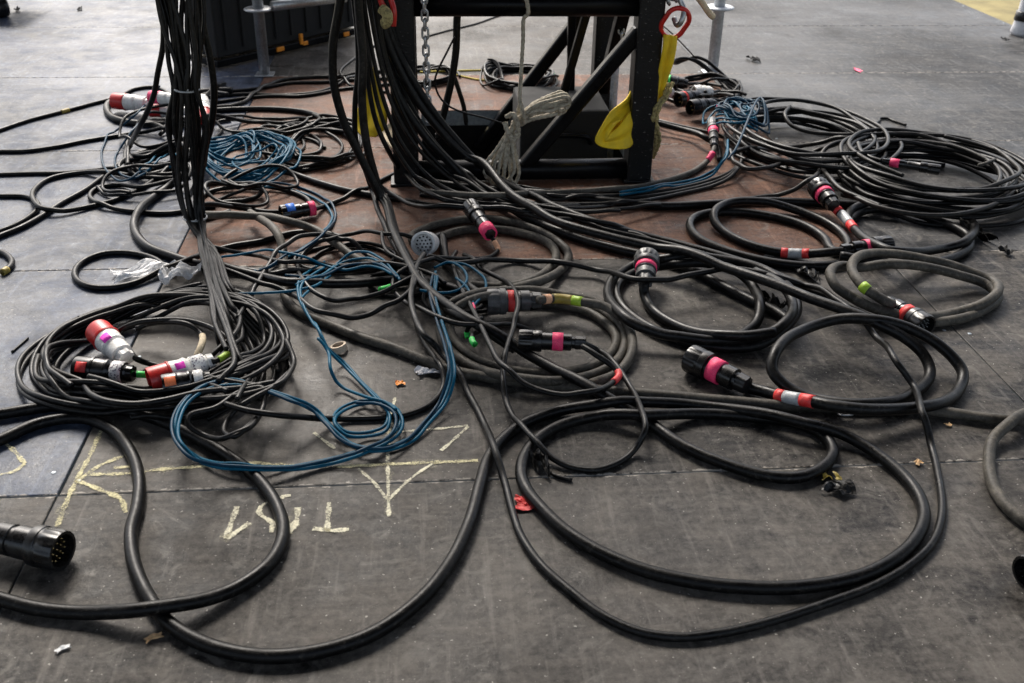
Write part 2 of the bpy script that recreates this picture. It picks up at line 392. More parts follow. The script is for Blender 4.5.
def lay(pts, r, cap=.14, wob=0.0, pile=True):
    step = min(.012, max(.005, r*.75))
    P0 = world_pts(pts, r)
    C, u, g = catmull(P0, step)
    lag = int(max(5*r, .02)/step) + 1
    zr = np.zeros(len(C))
    for i in range(len(C)):
        if i >= lag: stamp(C[i-lag, 0], C[i-lag, 1], min(max(zr[i-lag], C[i-lag, 2]), 3.) if C[i-lag, 2] < .2 else -5, r)
        zr[i] = min(need(C[i, 0], C[i, 1], r), cap)
    if not pile: zr[:] = r
    w = max(1, int(1.1*r/step)); sm = mxf(zr, w); dz = (.30 if r > .01 else .55)*step
    for i in range(1, len(sm)): sm[i] = max(sm[i], sm[i-1]-dz)
    for i in range(len(sm)-2, -1, -1): sm[i] = max(sm[i], sm[i+1]-dz)
    sm = np.maximum(gsm(sm, max(2.2*r, .022)/step), r)
    zi = np.interp(np.arange(len(pts)), u, sm)
    C2, u2, g2 = catmull(world_pts(pts, r, zi), step)
    z = np.maximum(np.interp(u2, u, sm), C2[:, 2])
    air = C2[:, 2] > .2
    z[air] = C2[air, 2]
    C2[:, 2] = np.maximum(gsm(z, 2), r*.98)
    if wob:
        t = g2/.08
        for ax in (0, 1): C2[:, ax] += wob*np.sin(t*RNG.uniform(.7, 1.3) + RNG.uniform(0, 6))
    for p in C2[::1]:
        if p[2] < .25: stamp(p[0], p[1], p[2], r)
    return C2
def cable(name, label, r, mat, pts, group=None, bands=(), cap=.07, wob=0., cat='cable', pile=True):
    if len(pts[0]) == 4 and not isinstance(pts[0][0], str) and pts[0][1] < 0:       # hung from above: carry on up to the added shade roof
        a = WY(pts[0][0], pts[0][1], pts[0][3]); lx = RNG.uniform(-.03, .03)
        pts = [('p', a[0]+lx, a[1]+.02, 3.335), ('p', a[0]+lx*.7, a[1]+.015, 2.2), ('p', a[0]+lx*.3, a[1], a[2]+.45)] + list(pts)
    C = lay(pts, r, cap, wob, pile)
    V, Fc = tube(C, r, 12 if r > .01 else 8)
    o = mk(name, V, Fc, M[mat]); tag(o, label, cat, group); PATHS[o.name] = (C, r)
    for b in bands: band(o, *b)
    return o
def band(o, xa, ya, xb, yb, mat, nm='tape_band', k=1.07):
    C, r = PATHS[o.name]; U = np.array([proj(c) for c in C])
    i = int(np.argmin((U[:, 0]-xa)**2 + (U[:, 1]-ya)**2)); j = int(np.argmin((U[:, 0]-xb)**2 + (U[:, 1]-yb)**2))
    if j < i: i, j = j, i
    if np.linalg.norm(np.diff(C[i:j+1], axis=0), axis=1).sum() > .14: j = i + 4
    j = max(j, i+2)
    V, Fc = tube(C[max(0, i):j+1], r*k + .0006, 14)
    return mk(nm, V, Fc, M[mat], o)

# ------------------------------------------------------------------ connectors
def stamp_axis(a, b, r):
    for t in np.linspace(0, 1, 24):
        p = np.array(a)*(1-t) + np.array(b)*t; stamp(p[0], p[1], p[2], r*.95)
def faceplate(parent, a, b, t, r, mat, pinmat='brass', rings=((0, 1), (.4, 6), (.72, 12)), hole=False, pr=.055):
    a = np.array(a, float); b = np.array(b, float); d = (b-a)/np.linalg.norm(b-a)
    c = a + (b-a)*t
    x = np.cross((0, 0, 1.), d); x /= np.linalg.norm(x); y = np.cross(d, x)
    fp = MB().lathe(c - d*.002, c, [(0, r), (1, r)], 24).build('contact_face', mat, parent)
    m = MB()
    for fr, n in rings:
        for k in range(n):
            th = 2*PI*k/n + fr*3
            q = c + r*fr*(x*math.cos(th) + y*math.sin(th))
            if hole: m.lathe(q - d*.0005, q + d*.0006, [(0, r*pr), (1, r*pr)], 8)
            else: m.lathe(q, q + d*r*.35, [(0, r*pr), (.8, r*pr), (1, r*pr*.4)], 8)
    m.build('pins' if not hole else 'pin_sockets', pinmat, fp)
def multipin(parent, A, B, r, hA=None, hB=None, bandmat='pink', body='plastic', bt=(.47, .62), pins='brass', hole=False, second=None):
    """round multi-pin line connector, A = cable end, B = open front (pixels or world points)"""
    hA = r if hA is None else hA; hB = r if hB is None else hB
    a = W(*A, hA) if len(A) == 2 else np.array(A); b = W(*B, hB) if len(B) == 2 else np.array(B)
    R = r
    prof = [(0, .42*R), (.01, .60*R), (.16, .64*R), (.17, .56*R), (.21, .56*R), (.22, .76*R), (.38, .78*R), (.39, .70*R), (.44, .70*R), (.45, .80*R), (.66, .80*R), (.67, .88*R)]
    o = MB().lathe(a, b, prof, 28, (.0, .17, 14, .10)).build('connector', body, parent); sharp(o)
    L = [(.655, .86*R), (.66, .97*R), (.70, 1.0*R), (.76, 1.0*R), (.77, .955*R), (.80, .955*R), (.81, 1.0*R), (.97, 1.0*R), (1., .95*R), (1., .80*R), (.86, .78*R), (.86, .3*R)]
    k = MB().lathe(a, b, L, 56, (.81, .97, 28, .05)).build('locking_ring', body, o); sharp(k)
    if bandmat:
        bd = MB().lathe(a, b, [(bt[0], .80*R), (bt[0]+.002, .835*R), (bt[1], .835*R), (bt[1]+.002, .80*R)], 32).build('tape_band', bandmat, o)
    if second: MB().lathe(a, b, [(second[0], .80*R), (second[0]+.002, .84*R), (second[1], .84*R), (second[1]+.002, .80*R)], 32).build('tape_band', second[2], o)
    faceplate(o, a, b, .87, .78*R, 'greyplastic' if body != 'plastic' else 'plastic', pins, hole=hole)
    stamp_axis(a, b, R); return o
def patch(parent, a, b, r, t0, t1, ang, span, mat, nm='sticker'):      # a piece of tape on the side of a round body
    a = np.array(a, float); b = np.array(b, float); d = (b-a)/np.linalg.norm(b-a)
    x = np.cross((0, 0, 1.), d); x /= np.linalg.norm(x); y = np.cross(d, x)
    V = []; Fc = []; n = 8
    for t in (t0, t1):
        for k in range(n+1):
            th = ang + span*(k/n - .5); V.append(a + (b-a)*t + r*(x*math.cos(th) + y*math.sin(th)))
    for k in range(n): Fc.append((k, k+1, n+2+k, n+1+k))
    o = mk(nm, V, Fc, M[mat], parent); s = o.modifiers.new('thick', 'SOLIDIFY'); s.thickness = .0012; return o
def cee(parent, A, B, r, hA=None, hB=None, body='white', collar='red', stick=None, tail='white', tailband=None, ring=None):
    """industrial plug: A = gland end, B = front of the collar"""
    hA = r if hA is None else hA; hB = r if hB is None else hB
    a = W(*A, hA) if len(A) == 2 else np.array(A); b = W(*B, hB) if len(B) == 2 else np.array(B)
    R = r
    o = MB().lathe(a, b, [(0, .40*R), (.01, .60*R), (.10, .66*R), (.11, .58*R), (.14, .60*R), (.15, .78*R), (.36, .82*R), (.37, .74*R), (.40, .80*R), (.43, .92*R), (.47, .92*R), (.48, .86*R), (.56, .90*R), (.62, .94*R), (.68, .94*R)], 28, (.0, .12, 14, .12)).build('plug', body, parent); sharp(o)
    k = MB().lathe(a, b, [(.665, .88*R), (.67, 1.0*R), (.70, 1.03*R), (.71, .95*R), (.97, .97*R), (1., .94*R), (1., .82*R), (.80, .80*R), (.80, .2*R)], 32).build('collar', collar, o); sharp(k)
    faceplate(o, a, b, .81, .8*R, 'plastic' if collar != 'red' else 'red', 'brass' if collar != 'red' else 'plastic', rings=((.55, 5),), pr=.12)
    if tailband: MB().lathe(a, b, [(.16, .76*R), (.163, .815*R), (.35, .845*R), (.353, .76*R)], 28).build('label_band', tailband, o)
    if ring: MB().lathe(a, b, [(.72, .95*R), (.722, .985*R), (.80, .99*R), (.802, .95*R)], 32).build('tape_band', ring, o)
    if stick:
        for (t0, t1, ang, span, m) in stick: patch(o, a, b, R*1.0 if t0 > .66 else R*.95, t0, t1, ang, span, m)
    stamp_axis(a, b, R*.85); return o

# ================================================================== THE SETTING
def structure(o): o['kind'] = 'structure'; return o
HOLE = (-.31, .44, 1.70, 2.455)
def deck():
    V = []; Fc = []; idx = []
    def panel(poly, mi):
        bm = bmesh.new(); vs = [bm.verts.new((x, y, 0)) for x, y in poly]; f = bm.faces.new(vs)
        ex = bmesh.ops.extrude_face_region(bm, geom=[f])
        for v in [g for g in ex['geom'] if isinstance(g, bmesh.types.BMVert)]: v.co.z -= .062
        bmesh.ops.recalc_face_normals(bm, faces=bm.faces[:])
        top = [e for e in bm.edges if all(abs(v.co.z) < 1e-6 for v in e.verts)]
        bmesh.ops.bevel(bm, geom=top, offset=.0025, segments=2, affect='EDGES', profile=.5)
        bm.verts.index_update(); n = len(V)
        for v in bm.verts: V.append(tuple(v.co))
        for g in bm.faces:
            Fc.append([n+v.index for v in g.verts]); zc = g.calc_center_median().z
            idx.append(mi if zc > -.008 else 4)
        bm.free()
    g = .0016
    hx0, hx1, hy0, hy1 = HOLE
    for cx in range(-3, 2):
        for cy in range(-3, 8):
            x0, x1, y0, y1 = 2*cx+1+g-2*0, 2*cx+3-g, cy+g, cy+1-g
            x0 -= 0; 
            j = [RNG.uniform(-.0012, .0012) for _ in range(4)]; x0 += j[0]; x1 += j[1]; y0 += j[2]; y1 += j[3]
            if x0 > 2.9: continue
            mi = 0
            if cx == -1 and cy in (1, 2): mi = 1
            elif cx == -1 and cy >= 3: mi = 0  # floor behind the tower: its shade put in as the darker paint
            elif cx <= -2 and cy >= 0: mi = 2
            elif cy >= 3 or (cx >= 0 and cy >= 1): mi = 3
            if cx == -1 and cy == 1: poly = [(x0, y0), (x1, y0), (x1, y1), (hx1, y1), (hx1, hy0), (hx0, hy0), (hx0, y1), (x0, y1)]
            elif cx == -1 and cy == 2: poly = [(x0, y0), (hx0, y0), (hx0, hy1), (hx1, hy1), (hx1, y0), (x1, y0), (x1, y1), (x0, y1)]
            else: poly = [(x0, y0), (x1, y0), (x1, y1), (x0, y1)]
            panel(poly, mi)
    for x in range(-5, 4, 2):
        for y in np.arange(-2.96, 7.9, .5):
            for sx_ in (-.028, .028):
                cx_, cy_ = x+sx_+RNG.normal(0, .003), y+RNG.normal(0, .02)
                if cx_ > 2.99: continue
                n = len(V); V.extend([(cx_+.0052*math.cos(a), cy_+.0052*math.sin(a), .0003) for a in np.arange(8)*PI/4] + [(cx_+.0038*math.cos(a), cy_+.0038*math.sin(a), .0012) for a in np.arange(8)*PI/4])
                for k in range(8): Fc.append([n+k, n+(k+1) % 8, n+8+(k+1) % 8, n+8+k]); idx.append(4)
                Fc.append([n+8+k for k in range(8)]); idx.append(4)
    o = mk('stage_deck', V, Fc, None, smooth=False, origin=(0, 0, 0), mats=[M['deck_dark'], M['deck_brown'], M['deck_sky_tint'], M['deck_grey'], M['alu']], idx=idx)
    return structure(o)
DECK = deck()
def ground():
    m, nt, b = nodes('dry_ground'); tc = N(nt, 'ShaderNodeTexCoord')
    n = N(nt, 'ShaderNodeTexNoise', Scale=2.5, Detail=9., Roughness=.7); nt.links.new(tc.outputs['Object'], n.inputs['Vector'])
    r = ramp(nt, n.outputs[0], [(.3, (.14, .115, .05)), (.7, (.33, .27, .11))]); nt.links.new(r.outputs[0], b.inputs['Base Color']); b.inputs['Roughness'].default_value = .95
    s = 300
    return structure(mk('ground', [(-s, -s, -1.1), (s, -s, -1.1), (s, s, -1.1), (-s, s, -1.1)], [(0, 1, 2, 3)], m, smooth=False, origin=(0, 0, -1.1)))
ground()

def dark_pit_lining():  # black box added under the opening so that it stays dark
    hx0, hx1, hy0, hy1 = HOLE; e = .03; m = MB(); z0, z1 = -.36, -.066
    m.box(((hx0+hx1)/2, (hy0+hy1)/2, z0), (hx1-hx0+4*e, hy1-hy0+4*e, .02))
    for x in (hx0-e, hx1+e): m.box((x, (hy0+hy1)/2, (z0+z1)/2+.006), (.018, hy1-hy0+2*e, z1-z0-.034))
    for y in (hy0-e-.02, hy1+e+.02): m.box(((hx0+hx1)/2, y, (z0+z1)/2+.006), (hx1-hx0+4*e, .018, z1-z0-.034))
    return structure(m.build('dark_pit_lining', 'drape', smooth=False))
dark_pit_lining()

# chalk writing on the deck
def ribbon(strokes, width, mat, name='chalk_mark', z=.0016):
    V = []; Fc = []; E = []
    for st in strokes:
        P = np.array([W(x, y, 0)[:2] for x, y in st]); P = np.hstack([P, np.zeros((len(P), 1))])
        C, u, g = catmull(P, .006) if len(P) > 2 else (np.linspace(P[0], P[1], max(3, int(np.linalg.norm(P[1]-P[0])/.006))), None, None)
        T = np.gradient(C, axis=0); T /= np.linalg.norm(T, axis=1, keepdims=True); S = np.stack([-T[:, 1], T[:, 0], 0*T[:, 0]], 1)
        n = len(V); w = width*(.5 + .10*np.sin(np.arange(len(C))*.9 + RNG.uniform(0, 6)) + RNG.normal(0, .05, len(C)))
        prof = (-1, -.45, .45, 1); ed = (0, 1, 1, 0)
        for c, s_, ww in zip(C, S, w):
            for k, e in zip(prof, ed): V.append((c[0]+s_[0]*ww*k, c[1]+s_[1]*ww*k, z)); E.append(e)
        for i in range(len(C)-1):
            for k in range(3): Fc.append((n+4*i+k, n+4*i+k+1, n+4*i+k+5, n+4*i+k+4))
    o = mk(name, V, Fc, M[mat], DECK, smooth=False)
    at = o.data.attributes.new('edge', 'FLOAT', 'POINT'); at.data.foreach_set('value', [float(e) for e in E])
    return o
ribbon([[(102, 430), (88, 460), (73, 488), (57, 527)], [(74, 484), (100, 466), (128, 455)], [(80, 482), (102, 491), (120, 499), (126, 513)]], .016, 'chalk')
ribbon([[(86, 475), (125, 474), (160, 470), (230, 465), (262, 463)], [(114, 468), (140, 467)], [(262, 464), (330, 467), (360, 466), (430, 463), (478, 461)]], .015, 'chalk')
ribbon([[(0, 440), (14, 451), (25, 464)], [(25, 464), (14, 472), (0, 475)]], .014, 'chalk')
ribbon([[(395, 398), (391, 420), (388, 452), (388, 480), (389, 517)], [(358, 469), (374, 483), (387, 500)], [(436, 462), (412, 478), (389, 500)]], .011, 'chalkw')
ribbon([[(365, 434), (400, 432), (430, 430), (468, 426)], [(468, 427), (454, 440), (441, 451)], [(314, 433), (324, 441), (335, 449)]], .012, 'chalkw')
ribbon([[(237, 507), (232, 522), (226, 539)], [(226, 539), (237, 532), (250, 523)]], .017, 'chalkw')            # upside-down figure seven
ribbon([[(291, 496), (283, 497), (281, 499)], [(270, 502), (262, 506), (259, 513), (266, 519), (273, 524), (271, 533)]], .015, 'chalkw')
ribbon([[(298, 508), (296, 522), (288, 534)]], .019, 'chalkw')
ribbon([[(329, 503), (328, 518), (327, 532)], [(313, 529), (330, 531), (349, 530)]], .016, 'chalkw')               # upside-down T

# smeared chalk dust round the strokes
ribbon([[(84, 476), (150, 471), (262, 464)], [(330, 466), (400, 464), (478, 460)], [(100, 434), (73, 488), (60, 520)]], .045, 'chalkf', z=.0011)
ribbon([[(440, 462), (412, 478), (389, 500), (389, 515)], [(395, 400), (388, 480)], [(313, 529), (349, 530)], [(296, 510), (288, 534)], [(235, 510), (226, 539), (250, 525)]], .036, 'chalkf', z=.0011)

# ================================================================== TOWER AND WHAT STANDS AROUND IT
YF, YR = 1.645, 2.42; XL, XR = -.362, .41
tower = empty('steel_tower', ((XL+XR)/2, (YF+YR)/2, 0), 'black steel truss tower leg standing through a square opening in the brown deck panels', 'tower')
for x, y, z0 in ((XL, YF, 0), (XR, YF, 0), (XR, YR, -1.1), (XL, YR, -1.1)):
    p = MB().bar((x, y, z0), (x, y, 2.6), .082, bev=.006, up=(0, 1, 0)).build('pillar', 'chipped', tower, smooth=False)
    if z0 == 0: MB().box((x, y, .005), (.105, .105, .009), bev=.002).build('base_plate', 'chipped', p, smooth=False)
zb = WY(530, 5, YF)[2]
MB().tube([(XL+.03, YF, zb), (XR-.03, YF, zb)], .034, 20).build('crossbeam', 'steel', tower)
MB().tube([(XL+.03, YF, .036), (XR-.03, YF, .036)], .034, 20).build('crossbeam', 'steel', tower)
MB().tube([(XL+.03, YF, 1.34), (XR-.03, YF, 1.34)], .034, 20).build('crossbeam', 'steel', tower)
MB().tube([(XR, YF+.03, zb), (XR, YR-.03, zb)], .030, 16).build('crossbeam', 'steel', tower)
MB().tube([(XL, YF+.03, zb), (XL, YR-.03, zb)], .030, 16).build('crossbeam', 'steel', tower)
MB().tube([(XL+.03, YR, zb+.02), (XR-.03, YR, zb+.02)], .030, 16).build('crossbeam', 'steel', tower)
MB().bar(WY(640, 30, YF), WY(519, 172, YF), .045, .045, .008, (0, 1, 0)).build('diagonal_brace', 'steel', tower, smooth=False)
MB().bar(WY(590, 4, YR), WY(478, 150, YR), .048, .045, .008, (0, 1, 0)).build('diagonal_brace', 'steel', tower, smooth=False)
MB().bar(WY(572, 6, YR-.1), WY(570, 120, YR-.1), .03, .03, .004, (0, 1, 0)).build('upright_bar', 'steel', tower, smooth=False)
MB().bar(WY(588, 8, YR-.2), WY(556, 120, YR-.2), .03, .03, .004, (0, 1, 0)).build('upright_bar', 'steel', tower, smooth=False)
MB().bar((XR, YF+.05, .9), (XR, YR-.04, .1), .045, .045, .005, (1, 0, 0)).build('diagonal_brace', 'steel', tower, smooth=False)
MB().bar((XL, YF+.05, .1), (XL, YR-.04, .9), .045, .045, .005, (1, 0, 0)).build('diagonal_brace', 'steel', tower, smooth=False)
MB().box(((XL+XR)/2, (YF+YR)/2+.02, -.42), (.70, .70, .05), bev=.01).build('base_plate', 'steel', tower, smooth=False)
bx_ = empty('ballast_box', (.215, 2.2, -.34), 'black ballast box standing in the deck opening inside the tower', 'box')
MB().box((.215, 2.2, -.11), (.33, .34, .46), bev=.012).build('body', 'drape', bx_, smooth=False)
MB().tube(catmull(np.array([(.12, 2.02, .0), (.14, 2.0, .03), (.29, 2.0, .03), (.31, 2.02, .0)]), .006)[0], .009, 8).build('handle', 'steel', bx_)
# grey scaffold tube inside the tower
p0, p1 = WY(619, 118, 2.2), WY(613, -30, 2.2); p0[2] = -1.1; p0[0] = p1[0] = WY(616, 60, 2.2)[0]
t = MB().tube([p0, (p1[0], p1[1], 2.4)], .0145, 16).build('scaffold_tube', 'palepipe'); tag(t, 'slim pale grey tube standing just behind the rear right leg of the black tower', 'tube')

def scaffold(pa, label, flange_z, r, mat, h=2.5):
    x, y = pa
    e = empty('scaffold_pole', (x, y, 0), label, 'pole')
    MB().tube([(x, y, 0), (x, y, h)], r, 24).build('tube', mat, e)
    MB().lathe((x, y, flange_z-.006), (x, y, flange_z+.006), [(0, r), (0, r*2.3), (.3, r*2.6), (.7, r*2.6), (1, r*2.3), (1, r)], 28).build('rosette', mat, e)
    MB().box((x, y, .004), (r*3.4, r*3.4, .006), bev=.002).build('base_plate', mat, e, smooth=False)
    return e
scaffold(W(265, 75)[:2], 'galvanised scaffold pole with a round rosette in front of the dark equipment case', WY(254, 12, 2.96)[2], .0235, 'galv')
scaffold(W(712, 73)[:2], 'pale grey scaffold pole standing right of the red lifting ring', WY(722, 8, 3.0)[2], .0255, 'palepipe')

# dark equipment case behind, at an angle
A0 = W(219, 71); A1 = W(362, 36); A0[2] = A1[2] = 0
d = (A1-A0)/np.linalg.norm(A1-A0); nrm = np.array((-d[1], d[0], 0)); Lc = np.linalg.norm(A1-A0); R3 = np.stack([d, nrm, (0, 0, 1.)], 1)
mid = (A0+A1)/2 + nrm*.10
case = empty('equipment_case', mid, 'large dark equipment case with orange latches behind the galvanised pole', 'case')
MB().box(mid + np.array((0, 0, .33)), (Lc-.03, .17, .56), R3, .008).build('body', 'drape', case, smooth=False)
MB().box(mid + np.array((0, 0, .028)), (Lc, .20, .032), R3, .004).build('edge_trim', 'steel', case, smooth=False)
MB().box(mid + np.array((0, 0, .615)), (Lc, .20, .03), R3, .004).build('edge_trim', 'greyplastic', case, smooth=False)
g = MB()
for k in range(9): g.box(A0 + d*(.07+k*(Lc-.14)/8) + nrm*.012 + np.array((0, 0, .33)), (.012, .012, .5), R3, .003)
g.build('rib', 'drape', case, smooth=False)
for (px, py, wx, wz) in ((280, 49, .045, .02), (301, 39, .018, .05), (305, 43, .03, .018), (346, 34, .036, .02)):
    # place on the case's front face
    rr = ray(px, py); tt = ((A0 - EYE) @ nrm)/(rr @ nrm); q = EYE + rr*tt - nrm*.001
    MB().box(q, (wx, .012, wz), R3, .002).build('latch', 'orangelatch', case, smooth=False)
b0 = A0 + d*(Lc*.42) + nrm*.12 + np.array((0, 0, .66)); 
tb = MB().tube([WY(272, 6, 3.02), WY(345, -3, 3.22)], .022, 16).build('scaffold_tube', 'galv'); tag(tb, 'pale scaffold tube running level across the front of the dark equipment case', 'tube')

# chains
def chain(name, label, P0, P1, pitch, r, mat='galv'):
    P0 = np.array(P0); P1 = np.array(P1); L = np.linalg.norm(P1-P0); n = int(L/pitch); dd = (P1-P0)/L
    e = empty(name, P1, label, 'chain')
    for k in range(n+1):
        c = P0 + dd*pitch*k
        ax = np.array((.25, 1, 0)) if k % 2 else np.array((1, -.25, 0)); 
        MB().torus(c, ax, pitch*.36, r, 20, 8, xdir=dd, stretch=pitch*.33).build('link', mat, e)
    return e
chain('steel_chain', 'galvanised steel chain hanging beside the left leg of the black tower', WY(422.5, -12, 1.59) + np.array((-.004, 0, 1.30 - WY(422.5, -12, 1.59)[2])), WY(428.5, 122, 1.59), .026, .0036)
chain('steel_chain', 'short galvanised chain hanging behind the right leg of the black tower', WY(618.5, -8, 2.1), WY(622, 42, 2.1), .026, .0036)

# rope hank on the tower
rp = empty('rope_hank', WY(510, 170, 1.57), 'natural rope hank tied with a knot and hung from the crossbeam of the black tower', 'rope')
Yh = 1.575
def ropeline(pts, r=.0062, Y=Yh):
    P = np.array([WY(x, y, (p[0] if p else Y)) for x, y, *p in pts]); C, u, g_ = catmull(P, .004)
    rr = r*(1 + .10*np.sin(np.arange(len(C))*1.35)); return C, rr
m = MB()
for k, (xl, xr, yb) in enumerate(((484, 491, 178), (489, 497, 184), (497, 503, 188), (503, 510, 189), (509, 519, 183), (493, 514, 181))):
    yy = Yh + .014*math.sin(k*2.1)
    C, rr = ropeline([(518-k*.5, 118, yy), (508+k*.6, 132, yy-.006), ((xl+510)/2-1, 150, yy-.004), (xl+1, yb-13, yy), (xl+(xr-xl)*.25, yb-2, yy), (xl+(xr-xl)*.6, yb, yy+.004), (xr, yb-10, yy+.012), ((xr+512)/2, 152, yy+.012), (513, 130, yy+.01), (519, 116, yy)], Y=yy, r=.0060); m.tube(C, rr, 8)
m.build('hanging_strands', 'rope', rp)
m = MB()
for k, (xe, ya, yb) in enumerate(((564, 92, 98), (568, 94, 101), (570, 97, 105), (569, 101, 109), (566, 105, 113), (560, 108, 114))):
    yy = Yh + .014*math.cos(k*1.7)
    C, rr = ropeline([(512, 128-k, yy), (521, 115+k*.6, yy-.006), (535, (108+ya)/2+3, yy-.006), (552, ya+3, yy), (xe-3, ya, yy), (xe, (ya+yb)/2, yy+.008), (xe-4, yb, yy+.014), (550, yb+1.5, yy+.014), (534, yb+5, yy+.012), (519, 124, yy+.01)], Y=yy, r=.0060); m.tube(C, rr, 8)
m.build('looped_strands', 'rope', rp)
m = MB()
for k in range(2):
    C, rr = ropeline([(506+k*3, 117, Yh-.02), (512+k*2, 114, Yh-.035), (517+k, 124, Yh-.035), (518, 136-k*3, Yh-.03), (513, 141-k*4, Yh-.03), (507+k, 131, Yh-.03), (504+k*2, 122, Yh-.02)], Y=Yh); m.tube(C, rr, 8)
C, rr = ropeline([(521, 104, Yh-.02), (523, 112, Yh-.03), (525, 122, Yh-.02), (519, 124, Yh), (518, 112, Yh+.02), (521, 103, Yh)], Y=Yh); m.tube(C, rr, 8)
m.build('knot', 'rope', rp)
C, rr = ropeline([(524, -8, 1.60), (527, 2, 1.598), (528, 14, 1.60), (524, 18, 1.61), (523, 40, 1.6), (521, 75, 1.58), (520, 102, 1.56), (523, 116, 1.55)]); MB().tube(C, rr, 8).build('hanging_line', 'rope', rp)

# red lifting ring, hook and yellow sling on the right leg
Ys = 1.60
rc = WY(675, 23, Ys)
ax1 = WY(683, 10, Ys) - WY(668, 37, Ys); ax1 /= np.linalg.norm(ax1)
rg = MB().torus(rc, (0.1, 1, .25), .036, .0078, 40, 12, xdir=ax1, stretch=.014).build('lifting_ring', 'redpaint'); tag(rg, 'red oblong lifting ring holding the yellow sling at the right leg of the tower', 'ring')
hk = empty('chain_hook', WY(678, 2, Ys), 'small worn steel chain hook caught through the red lifting ring', 'hook')
m = MB(); m.tube(catmull(np.array([WY(676, -14, Ys), WY(680, 0, Ys), WY(684, 10, Ys-.01), WY(681, 22, Ys-.02), WY(677, 25, Ys), WY(674, 18, Ys+.02)]), .004)[0], .0085, 10); m.build('hook', 'galv', hk)
m = MB()
for k in range(4): m.torus(WY(668+k*3.5, 1-k*1.5-(k % 2)*3, Ys+.01), (1, .3*(k % 2), .4), .011, .0042, 18, 8, stretch=.005)
m.build('link', 'galv', hk)
st = MB().tube(catmull(np.array([WY(694, -8, 1.66), WY(703, 4, 1.66), WY(710, 14, 1.67), WY(713, 17, 1.68)]), .005)[0], .010, 8).build('ratchet_strap', 'cream'); tag(st, 'grey lever of a load binder leaning above the pale scaffold pole', 'lever')
def strap(sections, mat='yellow', thick=.006):
    """ribbon with folds; sections: list of (left point, right point)"""
    L = catmull(np.array([s[0] for s in sections]), .006)[0]; Rr = catmull(np.array([s[1] for s in sections]), .006)[0]
    n = 60; L = np.stack([np.interp(np.linspace(0, 1, n), np.linspace(0, 1, len(L)), L[:, j]) for j in range(3)], 1); Rr = np.stack([np.interp(np.linspace(0, 1, n), np.linspace(0, 1, len(Rr)), Rr[:, j]) for j in range(3)], 1)
    k = 13; V = []; Fc = []
    for i in range(n):
        for j in range(k):
            t = j/(k-1); p = L[i]*(1-t) + Rr[i]*t
            fold = .006*math.sin(t*PI*3 + i*.03) + .003*math.sin(i*.25 + t*4)
            V.append(p + np.array((0, -fold, 0)))
    for i in range(n-1):
        for j in range(k-1): Fc.append((i*k+j, i*k+j+1, (i+1)*k+j+1, (i+1)*k+j))
    return V, Fc
def solid(o, t=.006):
    s = o.modifiers.new('thick', 'SOLIDIFY'); s.thickness = t; s.offset = 0; return o
sl = empty('yellow_sling', WY(640, 140, 1.58), 'yellow webbing sling hanging from the red lifting ring and looped behind the right tower leg', 'sling')
V, Fc = strap([(WY(664, 34, 1.60), WY(676.5, 36, 1.60)), (WY(663, 45, 1.59), WY(676, 45, 1.6)), (WY(660, 62, 1.60), WY(673, 60, 1.61)), (WY(657, 82, 1.62), WY(667, 80, 1.64)), (WY(655, 110, 1.65), WY(659, 108, 1.68)), (WY(650, 126, 1.70), WY(656, 122, 1.72))])
solid(mk('upper_band', V, Fc, M['yellow'], sl), .008)
V, Fc = strap([(WY(634, 78, 1.68), WY(640, 80, 1.70)), (WY(627, 97, 1.64), WY(637, 106, 1.68)), (WY(610, 112, 1.60), WY(627, 117, 1.62)), (WY(602, 125, 1.58), WY(618, 122, 1.57)), (WY(595, 141, 1.575), WY(609, 134, 1.56)), (WY(606, 147, 1.57), WY(606, 137, 1.56)), (WY(627, 148, 1.585), WY(618, 127, 1.575)), (WY(634, 140, 1.63), WY(629, 114, 1.60)), (WY(640, 130, 1.69), WY(636, 110, 1.68))])
solid(mk('lower_loop', V, Fc, M['yellow'], sl), .007)
V, Fc = strap([(WY(612, 112, 1.62), WY(640, 106, 1.66)), (WY(604, 124, 1.61), WY(638, 118, 1.65)), (WY(601, 138, 1.60), WY(636, 134, 1.64)), (WY(606, 145, 1.60), WY(634, 143, 1.64))])
solid(mk('inner_fold', V, Fc, M['yellow'], sl), .007)
C = catmull(np.array([WY(669, 84, 1.66), WY(664, 96, 1.62), WY(656, 108, 1.60), WY(653, 122, 1.61), WY(656, 140, 1.66), W(650, 158, .03)]), .004)[0]
orp = MB().tube(C, .0075*(1+.25*np.sin(np.arange(len(C))*.8)), 8).tube(C + np.array((.011, -.005, .004)), .006*(1+.25*np.cos(np.arange(len(C))*.7)), 8).build('frayed_rope', 'oldrope'); tag(orp, 'frayed black and cream rope end beside the yellow sling', 'rope')

